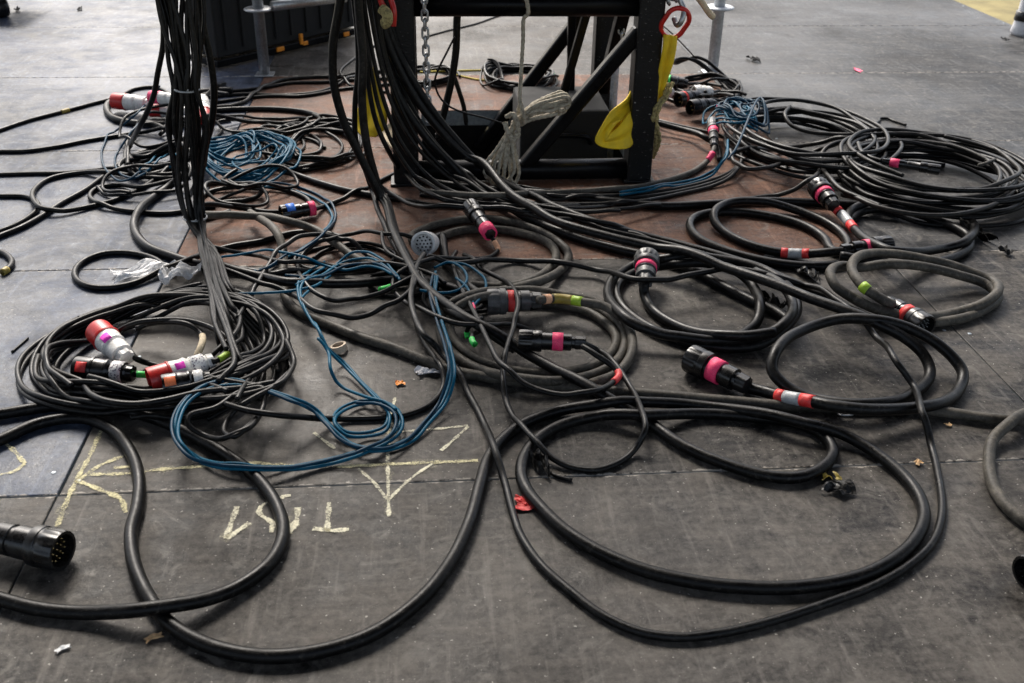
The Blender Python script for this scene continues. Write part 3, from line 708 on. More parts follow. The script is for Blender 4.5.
# left leg: red hooks, cream knot, yellow bag of webbing
C = catmull(np.array([WY(378, -10, 1.5), WY(382, 4, 1.5), WY(389, 14, 1.5), WY(393, 22, 1.5)]), .004)[0]
rh = MB().tube(C, .0085, 10).tube(catmull(np.array([WY(384, -12, 1.51), WY(391, 0, 1.51), WY(394, 12, 1.5), WY(393.5, 26, 1.5)]), .004)[0], .0085, 10).build('lifting_ring', 'redpaint'); tag(rh, 'red lifting ring beside the cascade of black cables at the left tower leg', 'ring')
V, Fc = tube(catmull(np.array([WY(382, 9, 1.49), WY(387, 14, 1.475), WY(387, 22, 1.475), WY(383, 24, 1.48)]), .004)[0], .016, 10)
kn = mk('rope_knot', V, Fc, M['oldrope']); tag(kn, 'small cream and yellow rope knot below the red ring at the left tower leg', 'knot')
V, Fc = strap([(WY(366, 66, 1.72), WY(375, 68, 1.74)), (WY(361, 98, 1.72), WY(378, 88, 1.72)), (WY(356, 124, 1.70), WY(385, 104, 1.69)), (WY(362, 135, 1.66), WY(387, 122, 1.66)), (WY(376, 136, 1.66), WY(386, 128, 1.66))])
ys = solid(mk('yellow_sling', V, Fc, M['yellow']), .008); tag(ys, 'folded yellow webbing sling showing between the hanging cables at the left tower leg', 'sling')
V, Fc = strap([(W(378, 132, .05), W(396, 118, .08)), (W(386, 142, .03), W(398, 134, .03)), (W(392, 148, .01), W(400, 146, .01))])
ct = solid(mk('cardboard_scrap', V, Fc, M['cream']), .004); tag(ct, 'tan cardboard scrap beside the yellow sling at the left tower leg', 'scrap')

# caster at the back left, wrapped post at the back right
c0 = W(3, 17); e = empty('caster', c0, 'black caster wheel with a cream fork at the far left of the deck', 'caster')
MB().lathe(c0 + np.array((-.03, -.02, .050)), c0 + np.array((.025, .02, .050)), [(0, .02), (0, .044), (.15, .05), (.85, .05), (1, .044), (1, .02)], 28).build('wheel', 'plastic', e)
MB().box(c0 + np.array((0, 0, .118)), (.075, .06, .05), bev=.012).build('fork', 'white', e, smooth=False)
MB().box(c0 + np.array((-.1, .12, .17)), (.5, .4, .05), bev=.01).build('mounting_plate', 'cream', e, smooth=False)
c0 = W(1021, 35)
e = empty('wrapped_post', c0, 'white cloth wrapped post foot with a black band at the far right of the deck', 'post')
MB().lathe(c0, c0 + np.array((.012, 0, .42)), [(0, .052), (.04, .06), (.12, .055), (.3, .047), (.55, .05), (.8, .044), (1, .04)], 20).build('wrapping', 'paper', e)
MB().lathe(c0 + np.array((.002, 0, .075)), c0 + np.array((.003, 0, .125)), [(0, .050), (.05, .0575), (.95, .055), (1, .048)], 24).build('band', 'plastic', e)
MB().lathe(c0 + np.array((.006, 0, .24)), c0 + np.array((.008, 0, .30)), [(0, .046), (.05, .055), (.95, .055), (1, .046)], 24).build('band', 'plastic', e)

# ================================================================== CABLES (laid in order, lowest first; each settles on those below)
def coil_pts(cx, cy, rx, ry, turns, seed, start=0., jit=.06, drift=.05, lead=(), tail=(), n=14, spiral=0., cw=1, h0=None, h1=None):
    rg = random.Random(seed); c = W(cx, cy); s = ppm(cx, cy)
    Rx = rx/s; Ry = abs(W(cx, cy-ry)[1] - W(cx, cy+ry)[1])/2
    P = list(lead); N_ = int(turns*n); ph = [rg.uniform(0, 6.28) for _ in range(4)]
    for i in range(N_+1):
        t = start + cw*2*PI*i/n; u = i/n; f = i/N_
        k = 1 + jit*(math.sin(u*2.4+ph[0]) + .6*math.sin(u*6.1+ph[1])) + rg.gauss(0, jit*.18) - spiral*u
        dx = drift*math.sin(u*1.7+ph[2]); dy = drift*math.cos(u*1.3+ph[3])
        q = ('w', c[0] + Rx*(k*math.cos(t)+dx), c[1] + Ry*(k*math.sin(t)+dy))
        P.append(q if h0 is None else q + (h0 + (h1-h0)*f + .006*math.sin(t*1.7+ph[3]) + .004*math.sin(t*3.1+u*9),))
    return P + list(tail)

# ---- far middle, on the brown panel
GA = 'black cables stretched across the back of the brown panel'
cable('power_cable', 'black cable at the far back of the brown panel', .0075, 'K', [(205, 90), (232, 91), (262, 88), (290, 83), (325, 82), (352, 80), (392, 78)], GA)
cable('power_cable', 'black cable bowing gently below the galvanised scaffold pole on brown plywood', .0075, 'K', [(208, 97), (245, 94), (285, 95), (318, 92), (335, 86), (360, 74)], GA)
cable('power_cable', 'black cable sagging in front of the galvanised pole foot', .007, 'K', [(212, 103), (238, 99), (268, 96), (300, 96), (322, 93), (336, 90), (390, 84)], GA)
cable('power_cable', 'black cable rising in a diagonal hump in front of the galvanised scaffold pole', .008, 'D', [(205, 110), (230, 106), (246, 101), (256, 92), (268, 85), (282, 80), (310, 77), (345, 76), (388, 70)], GA)
cable('multicore_cable', 'thick black cable curving down on the brown panel behind the black wire coil', .0105, 'K', [(205, 111), (240, 109), (275, 109), (305, 112), (320, 117), (330, 124), (352, 130), (380, 132)], GA)
cable('signal_cable', 'thin black cable crossing from the case edge to the left tower leg', .006, 'K', [(392, 36), (372, 47), (352, 60), (340, 72), (352, 86), (386, 92)], GA)
cable('signal_cable', 'thin black wire on the grey deck seen through the tower from side to side', .0045, 'K', [(428, 36), (450, 30), (475, 24), (495, 17), (520, 9)], None)
# yellow cord and black coil seen through the tower
cable('yellow_line', 'thin yellow line lying on the deck behind the tower beside the black cable coil', .004, 'yellowcord', [(420, 72), (450, 71), (492, 71), (485, 80), (457, 75), (447, 72)], None, cat='line')
cable('power_cable', 'neat black cable coil lying on brown plywood behind the tower with a green tag', .006, 'K', coil_pts(521, 80, 32, 10, 9, 5, jit=.10, drift=.12), None, cap=.2, bands=[(548, 70, 554, 76, 'green')])
cable('power_cable', 'loose black cable loop peeking out left of the neat coil behind the tower', .005, 'K', coil_pts(492, 82, 11, 8, 1.3, 6, jit=.05, drift=.03))
cable('power_cable', 'black cable heap in the shade behind the left leg of the tower', .006, 'K', coil_pts(428, 78, 26, 8, 5, 8, jit=.12, drift=.15), None, cap=.2)

# ---- top left: plugs and their cables
cable('multicore_cable', 'thick dusty cable looping round under the far red and white plugs', .0125, 'D', [(230, 118), (200, 122), (165, 124), (135, 123), (116, 119), (107, 111), (109, 103), (120, 99), (140, 100), (165, 99), (200, 92), (232, 90)])
cable('power_cable', 'black cable with a mustard tape ring running left from the far red plug', .0075, 'K', [(-30, 141), (0, 130), (30, 120), (65, 111), (95, 103), (118, 97), (135, 89), (152, 87), (165, 91), (172, 102), (173, 112), (170, 124), (160, 135)], bands=[(61, 112.5, 69, 110, 'olive')])
cable('power_cable', 'straight black cable crossing the blue-grey deck left of the hanging bundle', .0075, 'K', [(-30, 153), (0, 151.5), (25, 151), (55, 147), (85, 141), (110, 137), (140, 133), (165, 127), (185, 122), (215, 115)])
pl = cable('power_cable', 'short lead of the far red and white plug lying left of the hanging bundle', .0075, 'K', [(205, 103), (185, 103), (165, 104, .035), (150, 103.5, .045)])
cee(pl, (152, 104), (114, 101), .033, .045, .042)
pl = cable('power_cable', 'lead of the red plug whose face turns right beside the far red and white plug', .0075, 'K', [(228, 94), (205, 95), (190, 96.5, .06), (178, 97, .07)], bands=[(188, 97, 180, 98, 'green')])
cee(pl, (181, 100), (151, 97), .026, .09, .085, collar='pink')
pl = cable('power_cable', 'lead of the second far red plug half hidden beneath the white plug', .0075, 'K', [(232, 106), (210, 108), (196, 110), (186, 111, .03)])
cee(pl, (186, 111), (150, 110), .028, .03, .03)
pl = cable('power_cable', 'lead of the red and white plug standing right behind the hanging bundle', .0075, 'K', [(225, 84), (212, 90, .04), (205, 97, .06)])
cee(pl, (203, 97), (206, 120), .026, .07, .03)
cable('power_cable', 'black cable bent in a round arch in front of the far red plugs', .0085, 'K', [(198, 163), (190, 152), (178, 140), (165, 129), (152, 124), (140, 126), (130, 136), (126, 150), (126, 162), (130, 170)])

# ---- thin loops on the blue-grey deck at left
GL = 'thin black cables looping over the blue-grey deck at the left'
cable('power_cable', 'black cable with a hairpin bend entering at the left edge of the deck', .0075, 'K', [(-30, 196), (0, 196), (24, 196.5), (36, 201), (38, 208), (30, 216), (15, 225), (0, 231), (-25, 241)], GL)
cable('power_cable', 'black cable rising from the left edge to the arch before the red plugs', .0085, 'K', [(-25, 248), (0, 236), (20, 228), (42, 216), (60, 204), (85, 190), (103, 177), (122, 162), (140, 153), (165, 146), (195, 140)], GL)
cable('power_cable', 'long black cable with two open bows lying left of the hanging bundle', .008, 'K', [(182, 160), (160, 172), (135, 176), (108, 172), (80, 173), (52, 178), (36, 188), (33, 199), (42, 208), (60, 211), (88, 207), (115, 200), (140, 189), (160, 176), (180, 160), (200, 148)], GL)
cable('power_cable', 'black cable forming the inner flat bow left of the hanging bundle', .0075, 'K', [(215, 206), (195, 209), (170, 213), (140, 212), (112, 208), (96, 202), (90, 195), (98, 188), (118, 185), (142, 187), (165, 182), (190, 176)], GL)
cable('power_cable', 'black cable lying along the left edge below the second far seam', .007, 'K', [(-30, 176), (0, 174.5), (30, 173.5), (60, 173), (100, 170), (130, 171), (160, 168), (185, 158), (196, 146)], GL)
cable('signal_cable', 'thin black cable curled among the blue wires left of the hanging bundle', .006, 'G', [(128, 167), (120, 168), (122, 161), (140, 154), (160, 150), (176, 143)], GL)
cable('power_cable', 'black cable heap of short arcs in front of the arch left of the bundle', .0075, 'K', coil_pts(162, 172, 30, 10, 2.6, 31, jit=.1, drift=.1), GL)
cable('multicore_cable', 'thick black cable in a deep bow left of the wire tie on the hanging bundle', .0125, 'K', [(205, 158), (185, 173), (168, 188), (150, 200), (138, 212), (134, 224), (138, 237), (150, 248), (168, 255), (190, 262), (215, 267), (245, 271), (270, 275), (300, 282)])
cable('power_cable', 'black cable making one flat oval loop beside the crumpled clear film', .0085, 'K', [(170, 273), (158, 261), (142, 255), (122, 252.5), (102, 254), (84, 261), (75, 271), (78, 281), (92, 287), (112, 287.5), (135, 283), (160, 271), (182, 262), (205, 254), (232, 246), (262, 241), (292, 233), (318, 232), (342, 237)])
o = cable('power_cable', 'black cable end with an amber tip at the left edge of the deck', .0085, 'K', [(-30, 250), (-10, 250), (5, 254), (12, 262), (8, 269), (2, 272.5)], bands=[(9, 271, 1, 273, 'olive')])

# ---- blue wire pile at left, dark blue wires
GN = 'thin dark blue wires left of the hanging bundle'
cable('network_wire', 'dark blue wire hanging in the widest loop left of the bundle', .0038, 'N', [(160, 85, .05), (150, 97), (136, 114), (115, 132), (103, 147), (102, 160), (110, 174), (120, 181), (132, 178), (140, 172)], GN)
cable('network_wire', 'dark blue wire hanging in the narrow loop left of the bundle', .0038, 'N', [(150, 112), (130, 134), (118, 152), (115, 163), (122, 175), (134, 178), (150, 170)], GN)
cable('network_wire', 'light blue wire bent sharply beside the arch left of the bundle', .0035, 'B', [(198, 145), (176, 148), (160, 153), (149, 163), (139, 170), (145, 172), (155, 164), (170, 153), (176, 156), (170, 168)], GN)
# ---- thin black coil on the brown panel
GC = 'loops of thin black cable on the brown panel'
cable('signal_cable', 'thin black cable in wide outer loops on the brown panel left of the yellow sling', .0062, 'K', coil_pts(312, 148, 46, 20, 3.6, 21, jit=.09, drift=.1, tail=[(352, 160)]), GC, cap=.08)
cable('signal_cable', 'thin grey cable curling in three uneven loops behind the blue pile', .0060, 'G', [(212, 140), (222, 130), (218, 122), (228, 120), (255, 121), (278, 128), (298, 136), (304, 146), (296, 153), (284, 152), (281, 145), (292, 138), (312, 140), (325, 148)], GC)
cable('signal_cable', 'thin grey cable with a round right-hand bend on the brown panel', .006, 'G', [(250, 134), (262, 142), (275, 148), (262, 127), (285, 127), (308, 134), (321, 143), (318, 152), (302, 155), (286, 153)], GC)
cable('signal_cable', 'thin grey cable reaching farthest right in the loops near the yellow sling', .006, 'G', [(276, 127), (300, 126), (325, 132), (341, 143), (339, 154), (318, 163), (294, 168), (270, 168)], GC)
cable('power_cable', 'black cable lying across the brown panel above the loops of thin cable', .0075, 'K', [(205, 116), (225, 117), (250, 122), (285, 123), (312, 118), (335, 117), (360, 122)], GC)
cable('signal_cable', 'thin black cable looping low round the front of the coil beside the left tower leg', .0062, 'K', coil_pts(326, 150, 36, 18, 2.7, 23, jit=.07, drift=.1), GC, cap=.08)
cable('multicore_cable', 'thick black cable running right from under the blue pile to the left tower leg', .0105, 'K', [(280, 170), (298, 176), (320, 183), (345, 190), (372, 195), (400, 199)])

# ---- the blue pile
cable('network_cable', 'tangled blue cable pile lying between the hanging bundle and the pink banded plug', .0042, 'B', coil_pts(246, 161, 42, 19, 11, 11, jit=.15, drift=.16, lead=[(198, 175), (203, 168)]), None, cap=.06)
cable('network_cable', 'upper tangle of blue cable heaped on the left part of the blue pile', .0042, 'B', coil_pts(232, 155, 26, 12, 5, 14, jit=.2, drift=.2), None, cap=.07)
cable('network_cable', 'single blue cable curl standing on the right end of the blue pile', .0036, 'B', [(262, 175), (245, 172), (234, 165), (236, 157), (246, 154), (262, 150), (274, 144), (277, 148), (270, 158), (258, 167), (240, 171), (222, 170)], None)

# ---- pink banded plug with blue mark and its neighbours
cable('power_cable', 'black cable passing just below the blue pile towards the pink banded plug', .0075, 'K', [(198, 200), (212, 191), (235, 187), (262, 186), (288, 191), (306, 198), (312, 206)])
cable('power_cable', 'black cable curling back below the blue pile with a hooked end', .007, 'K', [(200, 188), (218, 184), (245, 184), (262, 188), (260, 195), (245, 200), (225, 202), (205, 206)])
cable('power_cable', 'black cable under the pink banded plug running left behind the bundle', .0075, 'K', [(200, 205), (225, 206), (245, 209), (270, 212), (295, 211)])
cable('power_cable', 'dusty cable pointing out right of the wire tie on the hanging bundle', .0075, 'D', [(190, 222), (204, 219), (218, 215), (230, 211)])
pl = cable('power_cable', 'black cable of the small plug with blue mark and pink band on brown plywood', .0078, 'K', [(398, 172), (380, 181), (366, 189), (345, 198), (325, 206), (314, 209, .024)])
cp = multipin(pl, (315, 208), (281, 214), .027, bandmat='pink', bt=(.02, .2))
patch(cp, W(315, 208, .027), W(281, 214, .027), .0275, .62, .86, 1.1, 1.2, 'bluetape')
BL = [('first', 0), ('second', 3)]
for k, (dx, dy, nm) in enumerate(((0, 0, 'upper dark blue cable arching over the brown panel right of the pink banded plug'), (-3, 4, 'lower dark blue cable arching over the brown panel right of the pink banded plug'))):
    cable('network_cable', nm, .0042, 'N' if k == 0 else 'B', [(268+dx, 183+dy), (290+dx, 185+dy), (310+dx, 191+dy), (325+dx, 199+dy), (335+dx, 211+dy), (333+dx, 224), (320+dx, 238), (300+dx, 252), (275+dx, 265), (250+dx, 274)], 'blue cables right of the pink banded plug')

GX = 'loose thin black loops between the hanging bundle and the tower'
for k, (cx, cy, rx, ry, tn, st, lab) in enumerate(((238, 205, 30, 10, 1.4, .5, 'thin black loop lying below the blue pile beside the bundle'), (262, 190, 38, 11, 1.3, 2.2, 'thin black loop half hidden by the blue pile, nearest the pink banded plug'),
        (268, 128, 46, 10, 1.5, 4., 'thin black loop farthest back on the brown panel behind the blue pile'), (160, 140, 34, 14, 1.4, 1.1, 'thin black loop left of the bundle under the dark blue wires'), (145, 190, 42, 10, 1.2, 3.3, 'thin black flat loop left of the bundle on the sky-tinted deck'),
        (352, 262, 44, 12, 1.5, .2, 'thin black loop among the blue arches at centre, leftmost'), (402, 286, 34, 13, 1.4, 1.9, 'thin black loop under the round connector at centre'), (455, 300, 36, 15, 1.3, 4.4, 'thin black loop behind the taupe coil at centre'))):
    cable('signal_cable', lab, .0055, 'K' if k % 2 else 'G', coil_pts(cx, cy, rx, ry, tn, 400+k, start=st, jit=.14, drift=.12, n=11), GX)

# ---- cables under and around the centre
cable('multicore_cable', 'long taupe cable crossing the brown panel to the round connector face', .0118, 'T', [(188, 214), (215, 215), (256, 216.5), (285, 220), (312, 229), (332, 241), (348, 253), (365, 262), (395, 270)])
cable('multicore_cable', 'long taupe cable running from the blue wires across the whole deck to the right edge', .0118, 'T', [(250, 213), (264, 221), (277, 233), (283, 250), (283, 275), (286, 298), (300, 312), (328, 324), (360, 337), (395, 348), (425, 360), (455, 371), (500, 379), (550, 385), (610, 391), (670, 396), (730, 401), (790, 406), (850, 407), (905, 408), (945, 412), (985, 418), (1030, 421)])
cable('multicore_cable', 'taupe cable bow coming in and leaving at the right edge of the deck', .0118, 'T', [(1060, 405), (1030, 412), (1008, 424), (993, 440), (989, 460), (992, 482), (1003, 502), (1020, 518), (1050, 535)])
t2 = cable('multicore_cable', 'double taupe loop behind the round connector face and small pink banded plug', .0122, 'T', [(468, 285), (505, 287), (530, 281), (548, 270), (556, 255), (548, 243), (522, 233), (490, 229), (458, 231), (432, 240), (416, 243), (412, 236), (432, 226), (460, 220), (492, 219), (525, 226), (552, 238), (568, 253), (562, 269), (540, 281), (505, 290), (470, 293), (440, 290)])
cable('power_cable', 'black cable running flat from the hanging bundle towards the blue wires at centre', .0085, 'K', [(215, 268), (245, 273), (275, 274), (310, 272), (345, 270), (385, 268), (420, 262)])
cable('multicore_cable', 'thick black cable lying level below the blue wire arches at centre', .012, 'K', [(205, 262), (235, 270), (262, 277), (290, 282), (325, 284), (365, 283), (400, 281), (432, 283), (460, 290), (485, 300)])
# round connector facing the viewer
RCA = W(423, 244, .062) + np.array((.02, .088, -.034))
rc_ = cable('multicore_cable', 'thick black cable carrying the round grey connector face near the centre', .0125, 'K', [(520, 308), (492, 302), (470, 288), (456, 272), (446, 260), ('p', RCA[0]+.03, RCA[1]+.05, RCA[2]-.008), ('p', *RCA)])
b = W(423, 244, .062); a = RCA
cn = MB().lathe(a, b, [(0, .02), (.02, .027), (.3, .028), (.31, .031), (.7, .031), (.72, .0345), (1, .034), (1, .0275), (.86, .0265), (.86, .01)], 36).build('connector', 'palegrey', rc_); sharp(cn)
faceplate(cn, a, b, .88, .0268, 'palegrey', 'plastic', rings=((0, 1), (.38, 6), (.74, 12)), hole=True, pr=.10)
stamp_axis(a, b, .02)
l2 = cable('multicore_cable', 'taupe coil with orange, mustard and lime tape next to its grey connector', .0112, 'T',
    [(515, 303), (552, 304), (585, 311), (604, 322), (616, 337), (610, 354), (590, 367), (555, 373), (515, 371), (482, 361), (458, 345), (450, 328), (453, 312), (470, 300), (500, 295), (540, 297), (578, 303), (604, 313), (622, 329), (624, 348), (612, 365), (585, 377), (548, 381), (505, 376), (470, 365), (447, 347), (440, 328), (446, 308), (466, 296), (505, 291), (560, 295), (598, 303), (622, 319), (632, 338), (630, 357), (616, 374), (590, 384)], cap=.1)
gc = cable('multicore_cable', 'short taupe cable end with taped rings at the grey centre connector', .0112, 'T', [(622, 318), (604, 306, .05), (585, 302, .055), (562, 299.5, .05), (538, 300, .04)], bands=[(545, 299, 551, 299, 'peach'), (552, 299, 573, 301, 'olive'), (574, 301, 582, 302, 'lime')])
gcn = multipin(gc, (541, 300), (487, 302), .033, .045, .045, bandmat='redtape', body='greyplastic', bt=(.47, .62))
cable('power_cable', 'green tagged black wire ends beneath the blue wires at centre', .006, 'K', [(482, 318), (470, 325), (467, 333, .02), (468, 339, .02)], bands=[(468, 332, 468, 340, 'green')])
cable('power_cable', 'black wire end with a lime green cap beside the taupe coil', .006, 'K', [(490, 325), (476, 333), (472, 340, .03), (475, 345, .03)], bands=[(471, 339, 476, 346, 'green')])
cable('power_cable', 'black wire end with a green cap left of the blue vertical wires', .0075, 'K', [(412, 282), (400, 284), (388, 288), (380, 290)], bands=[(391, 287, 380, 290, 'green')])


GR = 'cables running right along the foot of the tower'
cable('multicore_cable', 'thick black cable running level from the tower foot to the right coils', .0130, 'K', [(420, 180), (470, 188), (512, 191), (550, 194), (587, 199), (625, 203), (665, 206), (710, 204), (760, 201), (800, 202), (840, 204), (870, 205), (900, 208)], GR)
for k, (lab, off) in enumerate((('dusty cable curving from the tower foot up to the blue tangle, innermost of three', 0), ('dusty cable curving from the tower foot up to the blue tangle, middle of three', 4), ('dusty cable curving from the tower foot up to the blue tangle, outermost of three', 8))):
    cable('power_cable', lab, .0065, 'D', [(420, 190+off*.6), (500, 196+off*.8), (560, 196+off*1.0), (620, 195+off), (668, 190+off*.8), (708, 181+off*.8), (730, 172+off*.7), (741, 160+off*.4), (738, 148), (726, 138), (712, 133), (690, 128), (668, 123), (650, 119)], GR)
cable('power_cable', 'thin black cable lying level in front of the tower foot', .007, 'K', [(405, 200), (440, 206), (480, 207), (520, 210), (560, 212), (600, 211), (632, 208), (660, 205)], GR)
cable('multicore_cable', 'thick black cable leaving the right tower leg towards the pink rings', .0105, 'K', [(650, 122), (668, 126), (688, 131), (705, 137), (716, 146), (720, 160)], GR)


# ---- cascade of cables beside the tower
GCC = 'cables of the cascade falling beside the left tower leg'
YC = 1.56
A = lambda L, Y=YC: [(x, y, None, Y) for x, y in L]
cable('multicore_cable', 'second thick cable of the cascade, ending under the grey knurled connector', .0135, 'G', A([(370, -16), (377, 20), (386, 62), (402, 102), (430, 142), (462, 174)]) + [(500, 202, .016), (545, 226), (587, 241), (625, 251), (660, 259), (695, 272), (730, 290), (754, 302), (776, 312), (790, 322)], GCC)
cable('multicore_cable', 'thick cable of the cascade with a rusty stripe, farthest right on the deck', .0120, 'K', A([(380, -16), (389, 30), (404, 64), (428, 104), (458, 142), (486, 170)], 1.58) + [(525, 193, .02), (560, 209), (600, 224), (650, 238), (700, 250), (750, 265), (790, 281), (825, 297), (850, 308), (875, 318), (890, 322)], GCC)
thin = [
 ('thin cable of the cascade running to the loops at right, dusty', 'D', [(366, -16), (372, 22), (381, 66), (392, 104), (416, 146), (450, 178)], [(495, 203), (545, 219), (600, 232), (660, 243), (720, 258), (770, 274), (810, 290), (840, 302), (865, 313), (885, 320)]),
 ('thin cable of the cascade landing nearest the small pink banded plug', 'G', [(362, -16), (367, 22), (375, 66), (385, 104), (402, 144), (428, 176)], [(462, 195), (510, 204), (560, 208), (610, 206), (650, 200)]),
 ('thin cable of the cascade passing closest to the chain', 'G', [(384, -16), (391, 22), (402, 56), (418, 88), (440, 124), (470, 158)], [(505, 182), (545, 190), (600, 192), (650, 190)]),
 ('thin dusty cable at the lower edge of the cascade', 'D', [(359, -16), (364, 30), (371, 70), (379, 108), (394, 146), (418, 180)], [(450, 198), (490, 204), (540, 206), (590, 205)]),
 ('thin grey cable in the middle of the cascade', 'G', [(372, -16), (378, 30), (388, 72), (402, 110), (424, 148), (450, 174)], [(482, 192), (530, 204), (580, 212), (620, 211)]),
 ('thin black cable at the shaded back of the cascade', 'K', [(374, -16), (381, 26), (393, 64), (410, 104), (436, 144), (462, 170)], [(500, 194), (548, 212), (600, 228), (655, 241), (705, 254)]),
]
for k, (lab, mt, up, fl) in enumerate(thin):
    cable('power_cable', lab, .0062 + .0006*(k % 2), mt, A(up, YC + (-.03, -.045, .03, -.05, -.015, .02)[k]) + fl, GCC, cap=.06)
cable('multicore_cable', 'grey thick cable hanging straight beside the longest cable, ending under the round connector', .0120, 'D', A([(357, -16), (360, 25), (363, 60), (362, 100), (366, 140), (375, 176)], 1.33) + [(385, 206, None, 1.32), (396, 234), (410, 262), (422, 280), (436, 298), (455, 313), (480, 326), (515, 350)], GCC)
cable('power_cable', 'black cable with a slack bend hanging left of the straight grey cable', .0080, 'K', A([(352, -16), (357, 30), (358, 70), (355, 105), (356, 140), (366, 172)], 1.36) + [(372, 190, None, 1.37), (378, 210), (388, 234), (402, 256), (418, 276)], GCC)
cable('power_cable', 'black cable looping low from the straight grey cable to the small pink banded plug', .0078, 'G', [(372, 180, .06), (388, 192, .03), (405, 202), (430, 207), (460, 207), (490, 208), (520, 211), (560, 214), (600, 222), (640, 234)], GCC)
cable('power_cable', 'black cable hanging before the yellow sling and sweeping right into the shade', .0078, 'K', A([(366, 60), (370, 95), (377, 125), (388, 150)], 1.5) + [(402, 172, .04), (420, 188), (445, 200), (475, 206)], GCC)
cable('power_cable', 'thick black cable hanging from the crossbeam down into the opening of the deck', .0125, 'K', A([(459, -10), (457, 20), (456, 50), (452, 78), (446, 105), (440, 130), (436, 165)], 1.9))
cable('power_cable', 'black cable hanging behind the thick one into the opening of the deck', .0085, 'K', A([(452, 70), (458, 88), (464, 108), (467, 135), (468, 168)], 2.05))
cable('signal_cable', 'thin black wire swinging left of the thick cable inside the tower', .0035, 'K', A([(455, 36), (447, 52), (439, 68), (435, 80), (438, 94), (447, 105), (462, 112), (485, 118), (505, 124)], 1.85))
cable('signal_cable', 'thin guy wire leaning behind the red lifting ring', .003, 'K', [(644, 12, None, 2.7), (668, 30, None, 2.8), (690, 52, None, 2.9), (706, 70, None, 2.98)])

# ---- loops at the right middle
l6 = cable('multicore_cable', 'thick black cable in three loops whose grey knurled connector wears a pink band', .0130, 'G',
    [(740, 336), (757, 322), (760, 304), (752, 286), (738, 272), (712, 264), (680, 264), (650, 268), (628, 276), (617, 290), (622, 306), (640, 322), (665, 335), (700, 345), (735, 348), (762, 344), (785, 331), (776, 310), (765, 300)][:16] +
    [(792, 320), (796, 302), (785, 284), (764, 270), (735, 262), (700, 257), (668, 258), (640, 263), (618, 275), (608, 290), (613, 306), (630, 321), (660, 334), (700, 340), (745, 339), (776, 330), (792, 314), (790, 297), (776, 281), (755, 272)], cap=.1)
l6e = cable('multicore_cable', 'thick dusty cable bending away from the grey knurled connector with pink band', .0130, 'G', [(775, 332), (745, 336), (705, 334), (675, 325), (655, 312), (645, 299), (644, 287, .04), (647, 277, .06)], cap=.1)
multipin(l6e, (645, 283), (647, 257), .034, .05, .075, bandmat='pink', body='greyplastic')
l3 = cable('multicore_cable', 'thick black cable in two oval loops with a red edged grey sleeve', .0130, 'K',
    [(868, 247), (848, 262), (820, 266), (790, 265), (755, 259), (724, 250), (700, 239), (690, 227), (694, 218), (710, 213), (740, 212), (775, 217), (805, 226), (824, 238), (832, 250), (845, 254), (848, 243), (838, 230), (815, 217), (785, 207), (755, 201), (732, 202), (717, 209), (714, 220), (724, 232), (745, 243), (772, 251), (800, 254), (825, 252.5), (845, 251)],
    bands=[(781, 252, 786.5, 253, 'redtape'), (787, 253, 802, 254, 'silver'), (803, 254, 808.5, 254, 'redtape'), (691, 228, 702, 240, 'redtape')][:3], cap=.1)
c3 = multipin(l3, (841, 251), (889, 246), .031, .036, .036, bandmat='pink', bt=(.46, .66))
l4 = cable('multicore_cable', 'thick black cable in two oval loops with an upright pink banded connector', .0130, 'K',
    [(840, 256), (862, 260), (890, 264), (925, 264), (955, 257), (970, 246), (966, 234), (940, 222), (910, 212), (882, 208), (862, 212), (848, 222), (842, 232)][:12] +
    [(852, 210), (870, 203), (895, 201), (925, 203), (953, 210), (970, 220), (974, 232), (964, 242), (942, 249), (915, 252), (890, 250), (870, 242), (853, 228), (840, 214, .03), (832, 204, .05)],
    bands=[(855, 229, 850, 225, 'redtape'), (849, 224, 840, 215, 'silver'), (839, 214, 836, 210, 'redtape')], cap=.1)
multipin(l4, (834, 206), (817, 186), .034, .055, .075, bandmat='pink')
l5 = cable('multicore_cable', 'taupe cable in two oval loops ending in a red banded open connector', .0127, 'T',
    [(905, 318), (930, 322), (960, 319), (985, 309), (998, 296), (985, 284), (955, 274), (920, 266), (888, 264), (862, 268), (842, 266), (830, 273), (836, 286), (856, 300), (885, 312), (920, 317), (955, 313), (982, 304), (998, 291), (992, 281), (965, 270), (930, 260), (895, 254), (868, 254), (853, 262), (853, 274), (864, 287), (880, 298), (893, 306, .03)],
    bands=[(864, 286, 869, 290, 'lime')], cap=.1)
multipin(l5, (888, 302), (926, 327), .031, .034, .034, bandmat='redtape', pins='silver')
r1 = cable('multicore_cable', 'thick black cable spiral with red edged grey sleeve and large pink banded connector', .0130, 'G',
    [(376, -16, None, 1.57), (385, 33, None, 1.57), (398, 66, None, 1.57), (421, 106, None, 1.57), (451, 142, None, 1.57), (480, 170, None, 1.56), (516, 198, .018), (560, 223), (610, 237), (660, 249), (720, 266), (775, 284), (815, 300), (850, 312), (880, 325), (905, 338), (924, 355), (930, 374), (915, 392), (890, 402), (850, 404), (810, 398), (785, 386), (772, 370), (776, 351), (795, 334), (828, 322), (868, 319), (908, 328), (942, 347), (962, 371), (958, 391), (938, 404), (905, 409), (860, 409), (830, 405), (810, 401), (785, 397), (765, 392), (745, 387)],
    bands=[(777, 395, 785, 397, 'redtape'), (786, 397, 802, 400, 'silver'), (803, 400, 812, 401, 'redtape')], cap=.1)
cn = multipin(r1, (748, 386), (690, 358), .0335, .03, .034, bandmat='pink', bt=(.44, .62))
b_, a_ = W(690, 358, .034), W(748, 386, .03)

